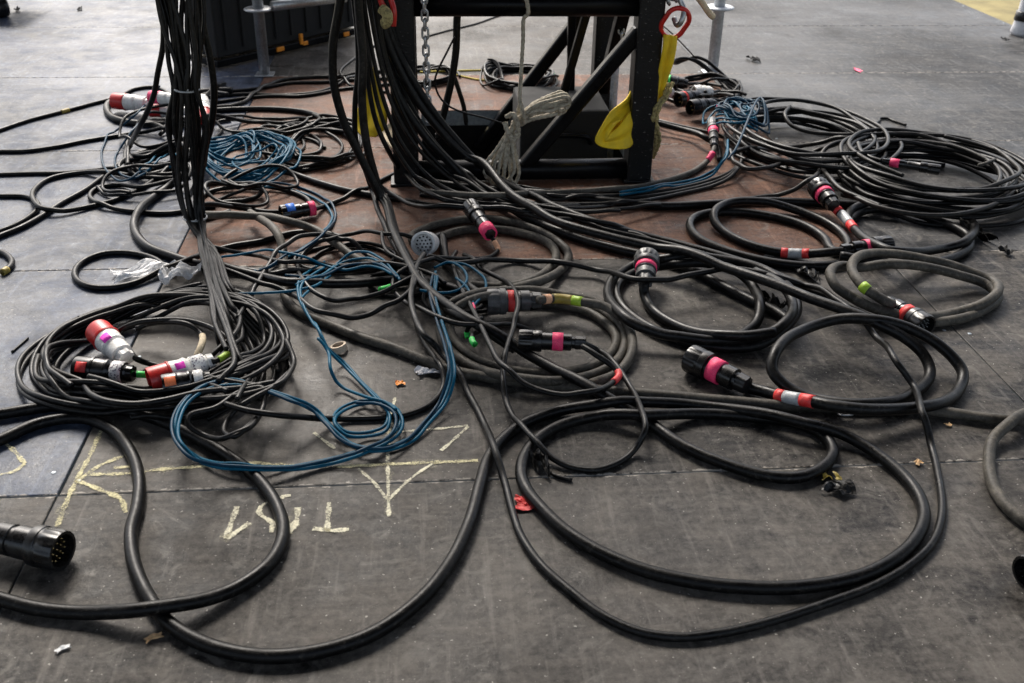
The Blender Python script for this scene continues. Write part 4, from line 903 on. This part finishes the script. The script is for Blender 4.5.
# ---- coils at the right back
cable('power_cable', 'large coil of dusty black cable on the grey deck right of the blue tangle', .0072, 'G', coil_pts(806, 152, 64, 28, 11, 41, jit=.13, drift=.10, start=2.4, h0=.01, h1=.105), None, pile=False)
cable('power_cable', 'black cable drawn tight across the large coil right of the blue tangle', .0085, 'D', [(735, 152), (765, 150), (795, 147), (825, 142), (850, 138), (870, 132)])
cable('power_cable', 'black cable slung along the front of the large coil right of the blue tangle', .0078, 'D', [(730, 150), (734, 162), (748, 169), (770, 167), (798, 160), (823, 149), (845, 141)])
cable('power_cable', 'dusty cable hooked over the far rim of the large coil right of the blue tangle', .0075, 'D', [(790, 107, .09), (785, 115, .09), (791, 125, .07), (805, 131, .06), (828, 134, .06), (858, 134, .05), (872, 128, .04)])
cable('power_cable', 'black cable trailing from the large coil to the connector with upright pink band', .0075, 'D', [(823, 160), (820, 168), (813, 178), (798, 188), (775, 196), (740, 200)])
cable('power_cable', 'largest coil of black cable at the right edge with a pink marked connector inside', .0075, 'K', coil_pts(926, 189, 82, 31, 12, 43, jit=.10, drift=.08, start=1.0, h0=.01, h1=.095), None, pile=False)
cable('power_cable', 'dusty cable loops thrown over the rim of the largest coil at right', .0075, 'D', coil_pts(922, 186, 74, 30, 3.2, 47, jit=.07, drift=.1, start=3.0, h0=.07, h1=.10), None, pile=False)
cable('power_cable', 'dusty cable in a tight bend between the two big coils at right', .0078, 'D', [(850, 140, .06), (833, 144, .06), (823, 152, .04), (821, 163), (828, 176), (842, 190), (860, 198), (880, 206)])
cable('power_cable', 'black cable tail trailing right from the largest coil beyond the tie', .0085, 'K', [(985, 158, .07), (996, 168, .06), (1008, 182, .04), (1022, 196), (1045, 210)])
cable('power_cable', 'dusty cable sweeping low round the front of the largest coil', .0078, 'D', [(842, 195), (875, 206), (912, 214), (950, 215), (985, 208), (1010, 195), (1020, 185), (1040, 178)])
ic = cable('power_cable', 'cable end with a pink marked connector lying inside the largest coil', .0075, 'G', [(858, 143, .10), (862, 152, .10), (872, 158, .10), (882, 161, .10)])
multipin(ic, (882, 161), (940, 170), .017, .10, .10, bandmat='pink', bt=(.14, .3))
cable('tie_strap', 'pale tie strap wrapped round the right rim of the largest coil', .006, 'T', [(978, 166, .08), (986, 163, .09), (998, 160, .08), (1002, 163, .05)], None, cat='tie')

# blue tangle and connectors beside the tower
cable('power_cable', 'black cable heap of flat loops behind the cluster of connectors right of the tower', .0072, 'K', coil_pts(700, 92, 34, 13, 5, 51, jit=.12, drift=.14), None, cap=.1)
cable('power_cable', 'thin black loop arching right behind the cluster of connectors', .006, 'K', [(690, 88), (705, 82), (722, 79), (736, 81), (739, 86), (733, 92), (718, 97), (700, 97)])
for k, (A_, B_, lab, body, col, bm) in enumerate((
    ((672, 93), (652, 88), 'white plug with a red collar in the connector cluster right of the tower', 'white', 'red', None),
    ((700, 96), (678, 100), 'black plug with a red mark in the connector cluster right of the tower', 'plastic', 'plastic', 'redtape'),
    ((715, 104), (690, 108), 'black plug nearest the viewer in the connector cluster right of the tower', 'plastic', 'plastic', None),
    ((688, 84), (664, 82), 'black plug with a green tape ring in the connector cluster right of the tower', 'plastic', 'plastic', 'green'),
    ((712, 92), (694, 93), 'white plug at the right of the connector cluster beside the tower', 'white', 'white', None))):
    x, y = A_
    pl = cable('power_cable', lab, .007, 'K', [(x+34, y-1+k), (x+18, y-2+k*.5), (x+8, y-.5, .03), (x, y, .036)], 'leads of the connector cluster right of the tower')
    cee(pl, A_, B_, .032, .05, .05, body=body, collar=col, ring=bm)
pk = cable('power_cable', 'pink banded plug lead standing behind the blue tangle', .007, 'K', [(735, 116), (728, 112), (722, 110, .04), (718, 106, .05)], bands=[(724, 110, 718, 104, 'pink')])
cable('network_cable', 'tangled blue cable heap between the tower connectors and the large coil', .0042, 'B', coil_pts(734, 137, 15, 10, 6, 53, jit=.3, drift=.35), None, cap=.13)
cable('network_cable', 'dark blue cable strands spread over the heap between tower and large coil', .0042, 'N', coil_pts(738, 134, 16, 10, 6, 57, jit=.3, drift=.35, tail=[(735, 150), (728, 160)]), None, cap=.14)
pc = cable('power_cable', 'dusty cable with two pink rings leaving the blue tangle towards the tower', .0098, 'T', [(425, 192), (470, 195), (505, 195), (545, 193), (590, 191), (630, 188), (665, 181), (692, 172), (706, 163), (713, 152, .04), (715, 140, .05)], bands=[(708, 161, 713, 154, 'pink')])
multipin(pc, (714, 146), (713, 122), .023, .05, .06, bandmat='pink', bt=(.5, .7))
for k, dy in enumerate((0, 3.2)):
    cable('network_cable', ('upper' if k == 0 else 'lower') + ' blue cable sweeping from the blue tangle round to the foot of the tower', .0042, 'B', [(728, 140+dy*.3), (725, 156+dy), (715, 170+dy), (698, 178+dy), (675, 183+dy), (650, 187+dy), (620, 192+dy)], 'blue cables sweeping to the tower foot')

# ---- foreground: the long thick cable that hangs by the tower and loops over the whole deck
YA = 1.30
cable('multicore_cable', 'longest thick black cable, hanging at the left tower leg and looping across the foreground', .0121, 'K',
    [(342, -18, None, YA), (339, 8, None, YA), (333, 45, None, YA), (334, 84, None, YA), (344, 122, None, YA), (357, 150, None, YA), (372, 180, None, YA), (384, 206, None, 1.29), (393, 230), (405, 256), (420, 282), (440, 300), (470, 320), (520, 350), (560, 372), (600, 393), (640, 417), (680, 444), (720, 462), (768, 476), (800, 477), (824, 466), (833, 450), (820, 433), (795, 423), (760, 418), (700, 414), (644, 415), (600, 416), (565, 424), (540, 437), (525, 455), (521, 474), (528, 492), (543, 510), (562, 528), (592, 548), (640, 569), (690, 581), (740, 587), (800, 587), (860, 576), (900, 555), (919, 533), (924, 512), (914, 488), (889, 463), (850, 438), (800, 422), (760, 413), (720, 408), (680, 404), (637, 402), (600, 404), (560, 411), (525, 423), (503, 439), (489, 457), (480, 485), (470, 521), (450, 563), (420, 600), (370, 635), (310, 653), (260, 656), (210, 646), (170, 624), (148, 596), (134, 563), (131, 532), (137, 508), (139, 480), (131, 453), (112, 430), (80, 418), (40, 423), (0, 440), (-40, 457)])
cable('multicore_cable', 'thick black cable running from under the left coil to the left edge', .0121, 'K',
    [(-45, 420), (0, 414), (55, 406), (110, 408), (155, 419), (190, 434), (230, 457), (258, 479), (277, 506), (283, 534), (270, 563), (235, 589), (190, 603), (145, 609), (90, 613), (40, 609), (0, 599), (-45, 584)])
big = cable('multicore_cable', 'thick black cable end whose large open connector with gold pins lies at the left edge', .0121, 'K', [(-110, 522), (-70, 528, .03), (-34, 535, .034), (-14, 535, .036)])
cn = multipin(big, (-16, 534), (63, 551), .0355, .036, .036, bandmat=None, pins='brass')
far = cable('multicore_cable', 'black connector end just entering the frame at the right edge', .0121, 'K', [(1090, 560), (1060, 566, .03), (1045, 569, .034)])
multipin(far, (1075, 560), (1025, 573), .030, .03, .03, bandmat=None, pins='plastic')

# ---- hanging bundle at the left
GB = 'cables of the bundle hanging at the left'
LB = 'black cable of the tied bundle hanging at the left and spreading over the deck'
YB = 1.10
path = [(176, -16, YB+.03), (180, 25, YB+.02), (184, 60, YB+.01), (186, 90, YB), (189, 125, YB), (191, 165, YB), (195, 216, YB-.02)]
spread = [24, 21, 16, 12, 18, 17, 9.5]
tails = [
 [(206.2, 250), (215.5, 285), (228.6, 318), (246, 350), (252, 378), (236, 402), (200, 415), (150, 416), (100, 404), (60, 382)],
 [(208.5, 250), (219.2, 285), (235.6, 318), (262, 348), (275, 372), (262, 395), (226, 412)],
 [(205.5, 250), (211.8, 285), (220.2, 315), (236, 345), (243, 372), (230, 396), (190, 408), (140, 406)],
 [(210, 250), (221.5, 285), (238.4, 312), (268, 335), (288, 360), (282, 382), (258, 400)],
 [(203.1, 246), (208.2, 275), (214.6, 305), (220, 340), (228, 370), (214, 390)],
 [(211.5, 250), (224.5, 285), (242.6, 316), (262, 345), (262, 378), (240, 400), (205, 420)],
 [(207.7, 248), (215.2, 280), (227.2, 312), (238, 345), (240, 375)],
 [(213.1, 252), (226.9, 288), (239.8, 310), (258, 332), (272, 352)],
 [(204.7, 248), (212.2, 280), (224.4, 316), (232, 350), (236, 385), (222, 405), (180, 418), (130, 416)],
 [(209.1, 246), (218.2, 278), (231.4, 308), (248, 338), (258, 368), (252, 392)],
 [(201.2, 240), (205.3, 262), (210.5, 290), (218.8, 320), (224, 350)],
 [(213.8, 250), (229, 285), (248.2, 312), (276, 345), (280, 370)],
 [(203.2, 250), (210.1, 282), (221.6, 312), (230, 340), (234, 366), (220, 384)],
 [(215.6, 256), (232.2, 290), (262, 322), (286, 352), (292, 372)],
 [(207.1, 252), (213.9, 284), (224.4, 318), (240, 352), (250, 380), (238, 400)]]
for k, tl in enumerate(tails):
    a = -1 + 2*((k*7) % 15)/14.
    rg = random.Random(100+k); P = []; ph = rg.uniform(0, 6)
    for i, (x, y, Y) in enumerate(path):
        o_ = (a + .28*math.sin(i*.9+ph))*spread[i]*.92 + (rg.gauss(0, 1.6) if i not in (3, 6) else rg.gauss(0, .6))
        P.append((x+o_, y+rg.gauss(0, 1), None, Y - .022*math.sin(k*2.4) + (0 if i < 6 else .0)))
    cable('power_cable', LB, .0055 if k % 3 else .0063, ('G', 'K', 'G', 'D')[k % 4], P + [(x+rg.gauss(0, 1.5), y+rg.gauss(0, 1.2)) for x, y in tl], GB, cap=.08)
for (x, y, Y, nm) in ((187, 89, YB, 'pale cable tie round the upper part of the hanging bundle at left'), (195, 217, YB-.02, 'pale cable tie round the lower part of the hanging bundle at left')):
    c = WY(x, y, Y); t = MB().torus(c, (.05, 0, 1), .031, .0026, 32, 6, sx=1.).tube([c + np.array((.006, -.027, 0)), c + np.array((.012, -.045, .01))], .002, 6).build('cable_tie', 'silver'); tag(t, nm, 'cable tie', 'ties on the hanging bundle')
cable('power_cable', 'black cable hanging alone at the right side of the left bundle', .0095, 'K', [(198, -16, None, 1.18), (203, 25, None, 1.18), (210, 58, None, 1.18), (214, 90, None, 1.18), (212, 120, None, 1.18), (206, 145, None, 1.19), (203, 165, None, 1.22), (196, 185, None, 1.25), (188, 196)])
cable('power_cable', 'black cable peeling away to the left from the hanging bundle', .0075, 'K', [(160, -16, None, 1.2), (163, 20, None, 1.2), (163, 45, None, 1.2), (158, 72, None, 1.2), (154, 94, None, 1.22), (147, 112, None, 1.26), (139, 128, None, 1.32), (130, 148, .04), (128, 165)])

# ---- coil at the left made of several cables, ends with plugs
GLC = 'cables of the large coil at the left'
names = ['outermost black cable of the large left coil, nearest the left edge', 'black cable just inside the outermost turn of the large left coil', 'black cable in the middle of the large left coil', 'dusty cable along the inner rim of the large left coil', 'black cable slipping towards the viewer at the bottom of the large left coil']
for k, (rx, ry, cx, cy, tn) in enumerate(((126, 53, 156, 361, 2.3), (118, 49, 152, 359, 2.2), (108, 45, 158, 358, 2.4), (99, 41, 151, 360, 2.1), (110, 47, 174, 369, 2.0))):
    cable('power_cable', names[k], .0060, 'G' if k != 3 else 'D', coil_pts(cx, cy, rx, ry, tn, 70+k, start=.4+k*.9, jit=.075, drift=.07, n=12), GLC, cap=.07)
cable('power_cable', 'black cable in small loops at the lower right corner of the large left coil', .0060, 'G', [(290, 372), (272, 388), (250, 400), (228, 420), (224, 432), (236, 436), (252, 424), (264, 404), (262, 388), (240, 392), (215, 408), (190, 415), (188, 424), (205, 436), (225, 438), (248, 428), (262, 412)], GLC)
cable('power_cable', 'dusty cable crossing the lower right of the large left coil to the small loops', .0060, 'D', [(286, 340), (294, 362), (282, 382), (255, 392), (220, 398), (180, 402), (140, 404), (100, 398), (78, 384), (82, 376), (100, 392)], GLC)

# ---- the plugs inside the left coil
pl = cable('power_cable', 'lead of the red and white plug standing up-left inside the large left coil', .0066, 'K', [(205, 372), (185, 369), (165, 367), (148, 364), (136, 358, .03), (130, 352, .034)])
cee(pl, (127, 359), (98, 331), .032, .034, .05, stick=[(.40, .58, 1.1, .7, 'magenta')])
pl = cable('power_cable', 'lead of the black plug with white label and green ring inside the left coil', .0066, 'K', [(228, 392), (205, 384), (180, 378), (160, 375), (145, 374.5, .025), (134, 374, .03)], bands=[(146, 374.5, 137, 374, 'green')])
cee(pl, (134, 373.5), (77, 369), .030, .032, .032, body='plastic', collar='plastic', tailband='label', stick=[(.74, .92, .75, .8, 'redtape')])
pl = cable('power_cable', 'lead with lime ring of the red and white plug in the left coil', .0066, 'G', [(110, 338), (125, 327), (150, 321), (180, 320), (205, 325), (225, 336), (233, 346), (228, 353), (220, 359, .055), (212, 362, .062)], bands=[(227, 354, 219, 360, 'lime')])
cee(pl, (214, 361), (149, 381), .0295, .062, .056, tailband='label', stick=[(.46, .60, 1.0, .6, 'magenta')])
pl = cable('power_cable', 'lead of the small black plug with orange square inside the left coil', .0066, 'K', [(262, 386), (245, 384), (228, 381), (217, 379, .05), (209, 378, .058)])
cee(pl, (211, 378), (163, 387), .0275, .058, .056, body='plastic', collar='plastic', tailband='white', stick=[(.72, .95, .9, .8, 'orange')])
cable('power_cable', 'grey cable with a cream tape sleeve inside the left coil', .0066, 'G', [(136, 329), (148, 324), (172, 322), (190, 325), (201, 334), (201, 346), (196, 358), (188, 368)], bands=[(202, 336, 197, 356, 'cream')])
cable('power_cable', 'black cable bending from the black plug to the front of the left coil', .0066, 'G', [(84, 386), (92, 395), (106, 401), (135, 404), (165, 400), (200, 392), (240, 388), (275, 382)])
cable('power_cable', 'thin black cable running right from the small loops to the blue wires', .0066, 'K', [(225, 404), (250, 411), (280, 415), (310, 418), (340, 419), (375, 418), (405, 415), (426, 407), (440, 394), (444, 380), (436, 360), (424, 342), (416, 322)])

# ---- small plug with pink band and thin cables of the centre
sp_ = cable('signal_cable', 'thin black cable of the small pink banded plug, looping round below the blue wires', .0064, 'G', [(538, 334), (515, 325), (490, 325), (460, 324), (433, 315), (408, 304), (394, 290), (394, 280), (403, 270), (424, 261), (459, 259), (490, 257), (498, 250), (496, 244, .02), (491, 236, .035)], bands=[(497.5, 250, 494, 241, 'peach')])
multipin(sp_, (491, 235), (470, 206), .0265, .04, .06, bandmat='pink', bt=(.04, .24))
cable('signal_cable', 'thin black cable running under the round connector face in a wide hoop', .0062, 'K', [(412, 238, .04), (386, 234), (356, 233.5), (328, 240), (304, 254), (298, 271), (309, 288), (331, 300), (356, 299), (386, 291), (400, 283), (414, 276)])
cable('signal_cable', 'thin grey cable rising from the left coil over the taupe cable', .0066, 'G', [(238, 318), (252, 294), (271, 262), (290, 242), (308, 235), (325, 235), (342, 240), (365, 254), (392, 266)])
cable('signal_cable', 'thin black cable sagging low across the taupe cable at centre', .0066, 'K', [(205, 263), (240, 275), (263, 284), (288, 293), (318, 311), (348, 318), (374, 313), (396, 302), (412, 288), (418, 272)])
cable('signal_cable', 'thin grey wire bending down beside the longest cable at centre', .005, 'G', [(382, 232), (383, 243), (388, 252), (402, 260), (416, 267), (424, 280), (432, 296), (438, 312)])
cable('signal_cable', 'thin black cable bent at right angles under the blue arches', .0062, 'K', [(203, 246), (225, 250), (250, 255), (285, 262), (330, 266), (370, 264), (405, 266), (430, 274), (445, 284)])
# plug lying across the taupe coil, with its two leads
pa_ = cable('signal_cable', 'thin black cable making a large loop below the black plug in the taupe coil', .0066, 'G', [(464, 255), (480, 268), (503, 280), (514, 290), (518, 304), (514, 325), (507, 348), (503, 374), (505, 397), (514, 418), (532, 437), (548, 455), (570, 467), (595, 470), (618, 463), (636, 448), (645, 430), (642, 412), (632, 390), (615, 364), (600, 352), (588, 345, .035), (580, 342, .05)])
multipin(pa_, (586, 343), (519, 340), .0255, .055, .055, bandmat='pink', bt=(.34, .5), second=None)
cable('signal_cable', 'thin black cable with a pink ring, curving from the black plug to the round connector', .0066, 'G', [(582, 346, .05), (598, 356, .03), (612, 366), (619, 374), (612, 383), (594, 391), (568, 395), (542, 391), (520, 381), (500, 363), (488, 341), (475, 314), (462, 290), (455, 272), (452, 260), (456, 252)], bands=[(618, 371, 614, 382, 'redtape')])
# thin long cable
cable('signal_cable', 'long thin black cable crossing the knurled connector and tracing the outermost foreground loop', .0078, 'G',
    [(428, 256), (448, 263), (472, 262), (495, 260), (520, 261), (560, 262), (600, 271), (635, 279), (665, 280), (700, 273), (735, 269), (770, 275), (805, 286), (835, 299), (856, 315), (875, 337), (897, 362), (913, 386), (922, 412), (930, 442), (939, 480), (942, 512), (934, 540), (912, 563), (875, 585), (830, 602), (768, 622), (720, 633), (680, 637), (640, 632), (602, 615), (570, 591), (541, 565), (521, 536), (512, 510), (504, 480), (495, 450), (484, 424), (469, 395), (455, 368), (440, 352), (425, 336), (415, 318), (411, 300), (413, 282), (417, 266), (424, 254)])

# ---- the blue cables in front
main = [(436, 272), (434, 292), (440, 318), (449, 345), (452, 372), (445, 396), (430, 418), (410, 438), (388, 447), (362, 446), (342, 437), (328, 422), (316, 410), (295, 399), (262, 387), (232, 380), (206, 384), (187, 398), (177, 418), (178, 438), (194, 456), (222, 464), (256, 466), (292, 466), (330, 459), (360, 451), (385, 440), (399, 426), (398, 411), (382, 401), (358, 401), (340, 408), (333, 420), (345, 431), (366, 433), (384, 426), (388, 412), (378, 398), (362, 382), (342, 362), (326, 346), (312, 322), (301, 303), (298, 285), (308, 272), (325, 262)]
for k, (dx, dy, mt, nm) in enumerate(((0, 0, 'B', 'upper blue cable of the bundle looping from the round connector to the left coil'), (2.2, 3.6, 'B', 'lower blue cable of the bundle looping from the round connector to the left coil'), (-3.5, 1.5, 'N', 'darkest blue cable of the bundle looping from the round connector to the left coil'))):
    rg = random.Random(300+k)
    cable('network_cable', nm, .0035, mt, [(x+dx+rg.gauss(0, .6), y+dy+rg.gauss(0, .5)) for x, y in (main if k < 2 else main[:31])], 'blue cables looping across the centre')
cable('network_cable', 'single blue cable hanging back from the blue loop towards the taupe cable', .0038, 'B', [(318, 338), (328, 352), (331, 370), (338, 384), (352, 392), (370, 398), (385, 402), (396, 410)], 'blue cables looping across the centre')
arcs = [([(300, 300), (318, 283), (340, 262), (362, 252), (380, 258), (394, 272), (400, 280)], 'highest blue wire of the arches at centre', 'B'), ([(296, 285), (320, 276), (345, 262), (366, 258), (382, 264), (396, 275)], 'second blue wire of the arches at centre', 'B'),
        ([(285, 275), (318, 277), (345, 266), (368, 263), (386, 268), (398, 278)], 'third blue wire of the arches at centre', 'N'), ([(208, 262), (232, 256), (256, 252), (280, 252), (305, 257), (325, 266), (345, 270), (370, 266), (392, 274)], 'blue wire joining the arches from the far left', 'B'),
        ([(256, 272), (270, 266), (297, 253), (320, 237), (333, 223)], 'blue wire slanting from the brown panel to the left coil', 'N'), ([(215, 298), (238, 294), (262, 293), (290, 291), (312, 287), (330, 276)], 'lowest blue wire lying flat under the arches at centre', 'B')]
for P, nm, mt in arcs: cable('network_wire', nm, .0036, mt, P, 'blue wires of the centre arches')
SW = [([(434, 268, .05), (448, 262, .06), (462, 268, .06), (467, 279, .05), (460, 289), (446, 293), (432, 292), (420, 290)], 'small blue wire loop right below the round connector'),
      ([(446, 262, .05), (464, 264, .06), (480, 274, .05), (486, 286, .04), (480, 298), (473, 306)], 'larger blue wire loop right below the round connector'),
      ([(456, 278, .04), (466, 286, .04), (472, 298), (474, 310)], 'short blue wire with a pink tip beside the taupe coil')]
for k, (P, nm) in enumerate(SW):
    cable('network_wire', nm, .0034, 'B', P, 'blue wires below the round connector', bands=[(473, 304, 474, 310, 'pink')] if k == 2 else ())

# ================================================================== SMALL THINGS ON THE DECK
def crumple(name, label, cat, cx, cy, wx, wy, h, mat, seed, rot=0., n=10, group=None, thick=.0008):
    rg = np.random.default_rng(seed); c = W(cx, cy); s = ppm(cx, cy); V = []; Fc = []
    LX, LY = 1.25*wx/s, 1.25*wy/s/ (abs(1/(W(cx, cy-1)[1]-W(cx, cy)[1]))/s)
    ph = rg.uniform(0, 6.3, 8)
    for i in range(n+1):
        for j in range(n+1):
            u, v = i/n-.5, j/n-.5
            ww = 1 - .55*abs(math.sin(u*5+ph[0]))*abs(v)
            x = u*LX*(1+.12*math.sin(v*7+ph[1])) + rg.normal(0, LX*.012); y = v*LY*ww + LY*.16*math.sin(u*6+ph[2]) + rg.normal(0, LY*.015)
            z = h*(.5+.28*math.sin(u*9+ph[3]+v*4) + .22*math.sin(v*11+ph[4]-u*5) + rg.normal(0, .06)); z = max(z, .002) + .0015
            V.append((c[0]+x*math.cos(rot)-y*math.sin(rot), c[1]+x*math.sin(rot)+y*math.cos(rot), z))
    for i in range(n):
        for j in range(n): a = i*(n+1)+j; Fc.append((a, a+1, a+n+2, a+n+1))
    o = mk(name, V, Fc, M[mat], smooth=False); tag(o, label, cat, group)
    s_ = o.modifiers.new('thick', 'SOLIDIFY'); s_.thickness = thick; return o
crumple('plastic_film', 'crumpled clear plastic film lying under the black loop beside the left coil', 'film', 148, 274, 50, 11, .022, 'film', 1, .25, 16)
crumple('plastic_film', 'bunched pale plastic film against the foot of the hanging bundle', 'film', 180, 278, 22, 14, .04, 'film', 2, -.5, 14)
crumple('tape_scrap', 'upper red tape scrap on the deck left of the big foreground loop', 'tape', 524, 501, 13, 8, .006, 'redtape', 3, .2)
crumple('tape_scrap', 'lower red tape scrap folded on the deck left of the big foreground loop', 'tape', 528, 508, 19, 7, .005, 'redtape', 4, -.15)
crumple('paper_slip', 'twisted white paper slip on the deck right of the blue wires', 'paper', 428, 373.5, 18, 6, .012, 'paper', 5, .3)
crumple('wood_chip', 'tiny orange chip on the deck below the white paper slip', 'chip', 400, 384.5, 7, 4, .006, 'orangelatch', 6, .4, 5)
crumple('tape_scrap', 'torn black tape strip inside the lower right of the foreground loop', 'tape', 838, 489, 22, 15, .016, 'G', 7, 1.0)
crumple('tape_scrap', 'small mustard tape bit beside the torn black tape strip', 'tape', 831, 479, 14, 8, .010, 'olive', 8, -.4)
crumple('tape_scrap', 'black tape shreds clinging inside the left bend of the foreground loop', 'tape', 539, 465, 12, 22, .022, 'K', 9, .2)
crumple('tape_scrap', 'black tape shreds under the black oval loop with grey sleeve', 'tape', 808, 275, 16, 12, .02, 'K', 10, .2)
crumple('tape_scrap', 'black tape shreds at the right side of the knurled connector loops', 'tape', 772, 307, 14, 12, .03, 'K', 11, .2)
crumple('tape_scrap', 'black tape tab sticking out right of the two oval loops', 'tape', 974, 236, 10, 16, .03, 'K', 12, .2)
crumple('rubber_lump', 'black rubber lump on the deck right of the taupe oval loops', 'lump', 1006, 254, 6.3, 4.9, .02, 'drape', 13, .2, 6)
crumple('rubber_lump', 'black rubber lump on the grey deck right of the pale scaffold pole', 'lump', 754, 61, 5.6, 4.2, .02, 'drape', 14, .2, 6)
crumple('rubber_lump', 'small black lump beside the caster at the far left', 'lump', 17.5, 11, 3.5, 2.1, .02, 'drape', 15, .2, 6)
crumple('rubber_lump', 'small black lump far off on the deck left of the hanging bundle', 'lump', 80, 10, 3.5, 2.1, .015, 'drape', 16, .2, 6)
crumple('rubber_lump', 'tiny black crumb near the wrapped post foot', 'lump', 1005, 40, 2.8, 1.75, .01, 'drape', 17, .2, 6)
crumple('wood_chip', 'pale wooden splinter near the front left edge of the deck', 'chip', 154, 639, 13, 5, .004, 'tan', 18, .5, 5)
crumple('wood_chip', 'thin grey splinter at the far front left of the deck', 'chip', 63, 650, 11, 4, .003, 'silver', 19, .6, 5)
crumple('wood_chip', 'pale chip beside the thin cable at the right of the foreground loop', 'chip', 918, 464, 6, 4, .006, 'tan', 20, .2, 5)
crumple('wood_chip', 'pale chip on the seam right of the foreground loop', 'chip', 948, 426, 5, 2.5, .004, 'tan', 21, .2, 5)
crumple('tape_scrap', 'tiny pink tape bit far off on the grey deck', 'tape', 857.5, 71, 4, 3, .006, 'pink', 22, .2, 5)
cable('rubber_strip', 'wavy black rubber strip on the grey deck behind the right coils', .0055, 'K', [(875, 124), (879, 121), (880, 118.5), (888, 118.5), (894, 121), (900, 123), (906, 125)], None, cat='strip')
cable('rubber_strip', 'short black wire offcut on the seam inside the foreground loop', .004, 'K', [(551, 473), (556, 476), (563, 478), (572, 480)], None, cat='strip')
cable('cable_tie', 'black cable tie tail pointing out at the left side of the large left coil', .003, 'K', [(12, 352), (20, 345), (28, 338)], None, cat='cable tie')
c = W(340, 351); o = MB().lathe(c + np.array((0, 0, .0)), c + np.array((-.004, .002, .016)), [(0, .014), (0, .019), (1, .019), (1, .014), (0, .014)], 28, cap=False).build('tape_roll', 'sticky'); sharp(o); tag(o, 'small beige roll of tape standing on the deck between blue and taupe cables', 'tape roll')
c = W(845, 416); o = MB().torus((c[0], c[1], .006), (0, .3, 1), .012, .002, 20, 6, stretch=.004).build('wire_buckle', 'galv'); tag(o, 'small wire buckle lying just below the long taupe cable at right', 'buckle')

# ================================================================== ADDED SHADE ROOF, LIGHT, CAMERA
m = MB().box((-.5, -.6, 3.4), (16, 5.6, .12), bev=.01)  # unseen slab added to shade the near deck; hung cables end at it
o = m.build('shade_roof', 'drape', smooth=False); tag(o, 'dark unseen roof added to shade the front of the deck', 'roof')
SUN_EL, SUN_AZ = 44, 12         # light comes from behind the tower, a little from the left
wd = bpy.data.worlds.new('World'); SC.world = wd; wd.use_nodes = True
nt = wd.node_tree; bg = nt.nodes['Background']
sky = nt.nodes.new('ShaderNodeTexSky'); sky.sky_type = 'NISHITA'; sky.sun_disc = False
sky.sun_elevation = math.radians(SUN_EL); sky.sun_rotation = math.radians(-SUN_AZ); sky.dust_density = 4.; sky.air_density = 1.; sky.ozone_density = 1.
hs = nt.nodes.new('ShaderNodeHueSaturation'); hs.inputs['Saturation'].default_value = .6     # overcast: a pale sky
nt.links.new(sky.outputs[0], hs.inputs['Color']); nt.links.new(hs.outputs[0], bg.inputs[0]); bg.inputs[1].default_value = .10
ld = bpy.data.lights.new('Sun', 'SUN'); ld.energy = 1.5; ld.angle = math.radians(18); ld.color = (1., .94, .86)
lo = bpy.data.objects.new('Sun', ld); COL.objects.link(lo)
az = math.radians(SUN_AZ); el = math.radians(SUN_EL)
sd = Vector((-math.sin(az)*math.cos(el), math.cos(az)*math.cos(el), math.sin(el)))
lo.rotation_euler = sd.to_track_quat('Z', 'Y').to_euler(); lo.location = (0, 6, 8)

cd = bpy.data.cameras.new('Camera'); cam = bpy.data.objects.new('Camera', cd); COL.objects.link(cam); SC.camera = cam
cd.sensor_width = 36; cd.sensor_fit = 'HORIZONTAL'; cd.lens = F/1024*36; cd.clip_start = .02; cd.clip_end = 1000
r_ = RT/np.linalg.norm(RT); u_ = UP/np.linalg.norm(UP); f_ = FW/np.linalg.norm(FW)
cam.matrix_world = Matrix(((r_[0], u_[0], -f_[0], EYE[0]), (r_[1], u_[1], -f_[1], EYE[1]), (r_[2], u_[2], -f_[2], EYE[2]), (0, 0, 0, 1)))
cd.dof.use_dof = True; cd.dof.focus_distance = 2.45; cd.dof.aperture_fstop = 6.3
SC.view_settings.view_transform = 'Standard'; SC.view_settings.look = 'None'; SC.view_settings.gamma = 1.0; SC.view_settings.exposure = 1.5
SC.render.engine = 'CYCLES'; SC.cycles.use_denoising = True; SC.cycles.max_bounces = 6
for o in bpy.data.objects:
    if '_o' in o: del o['_o']
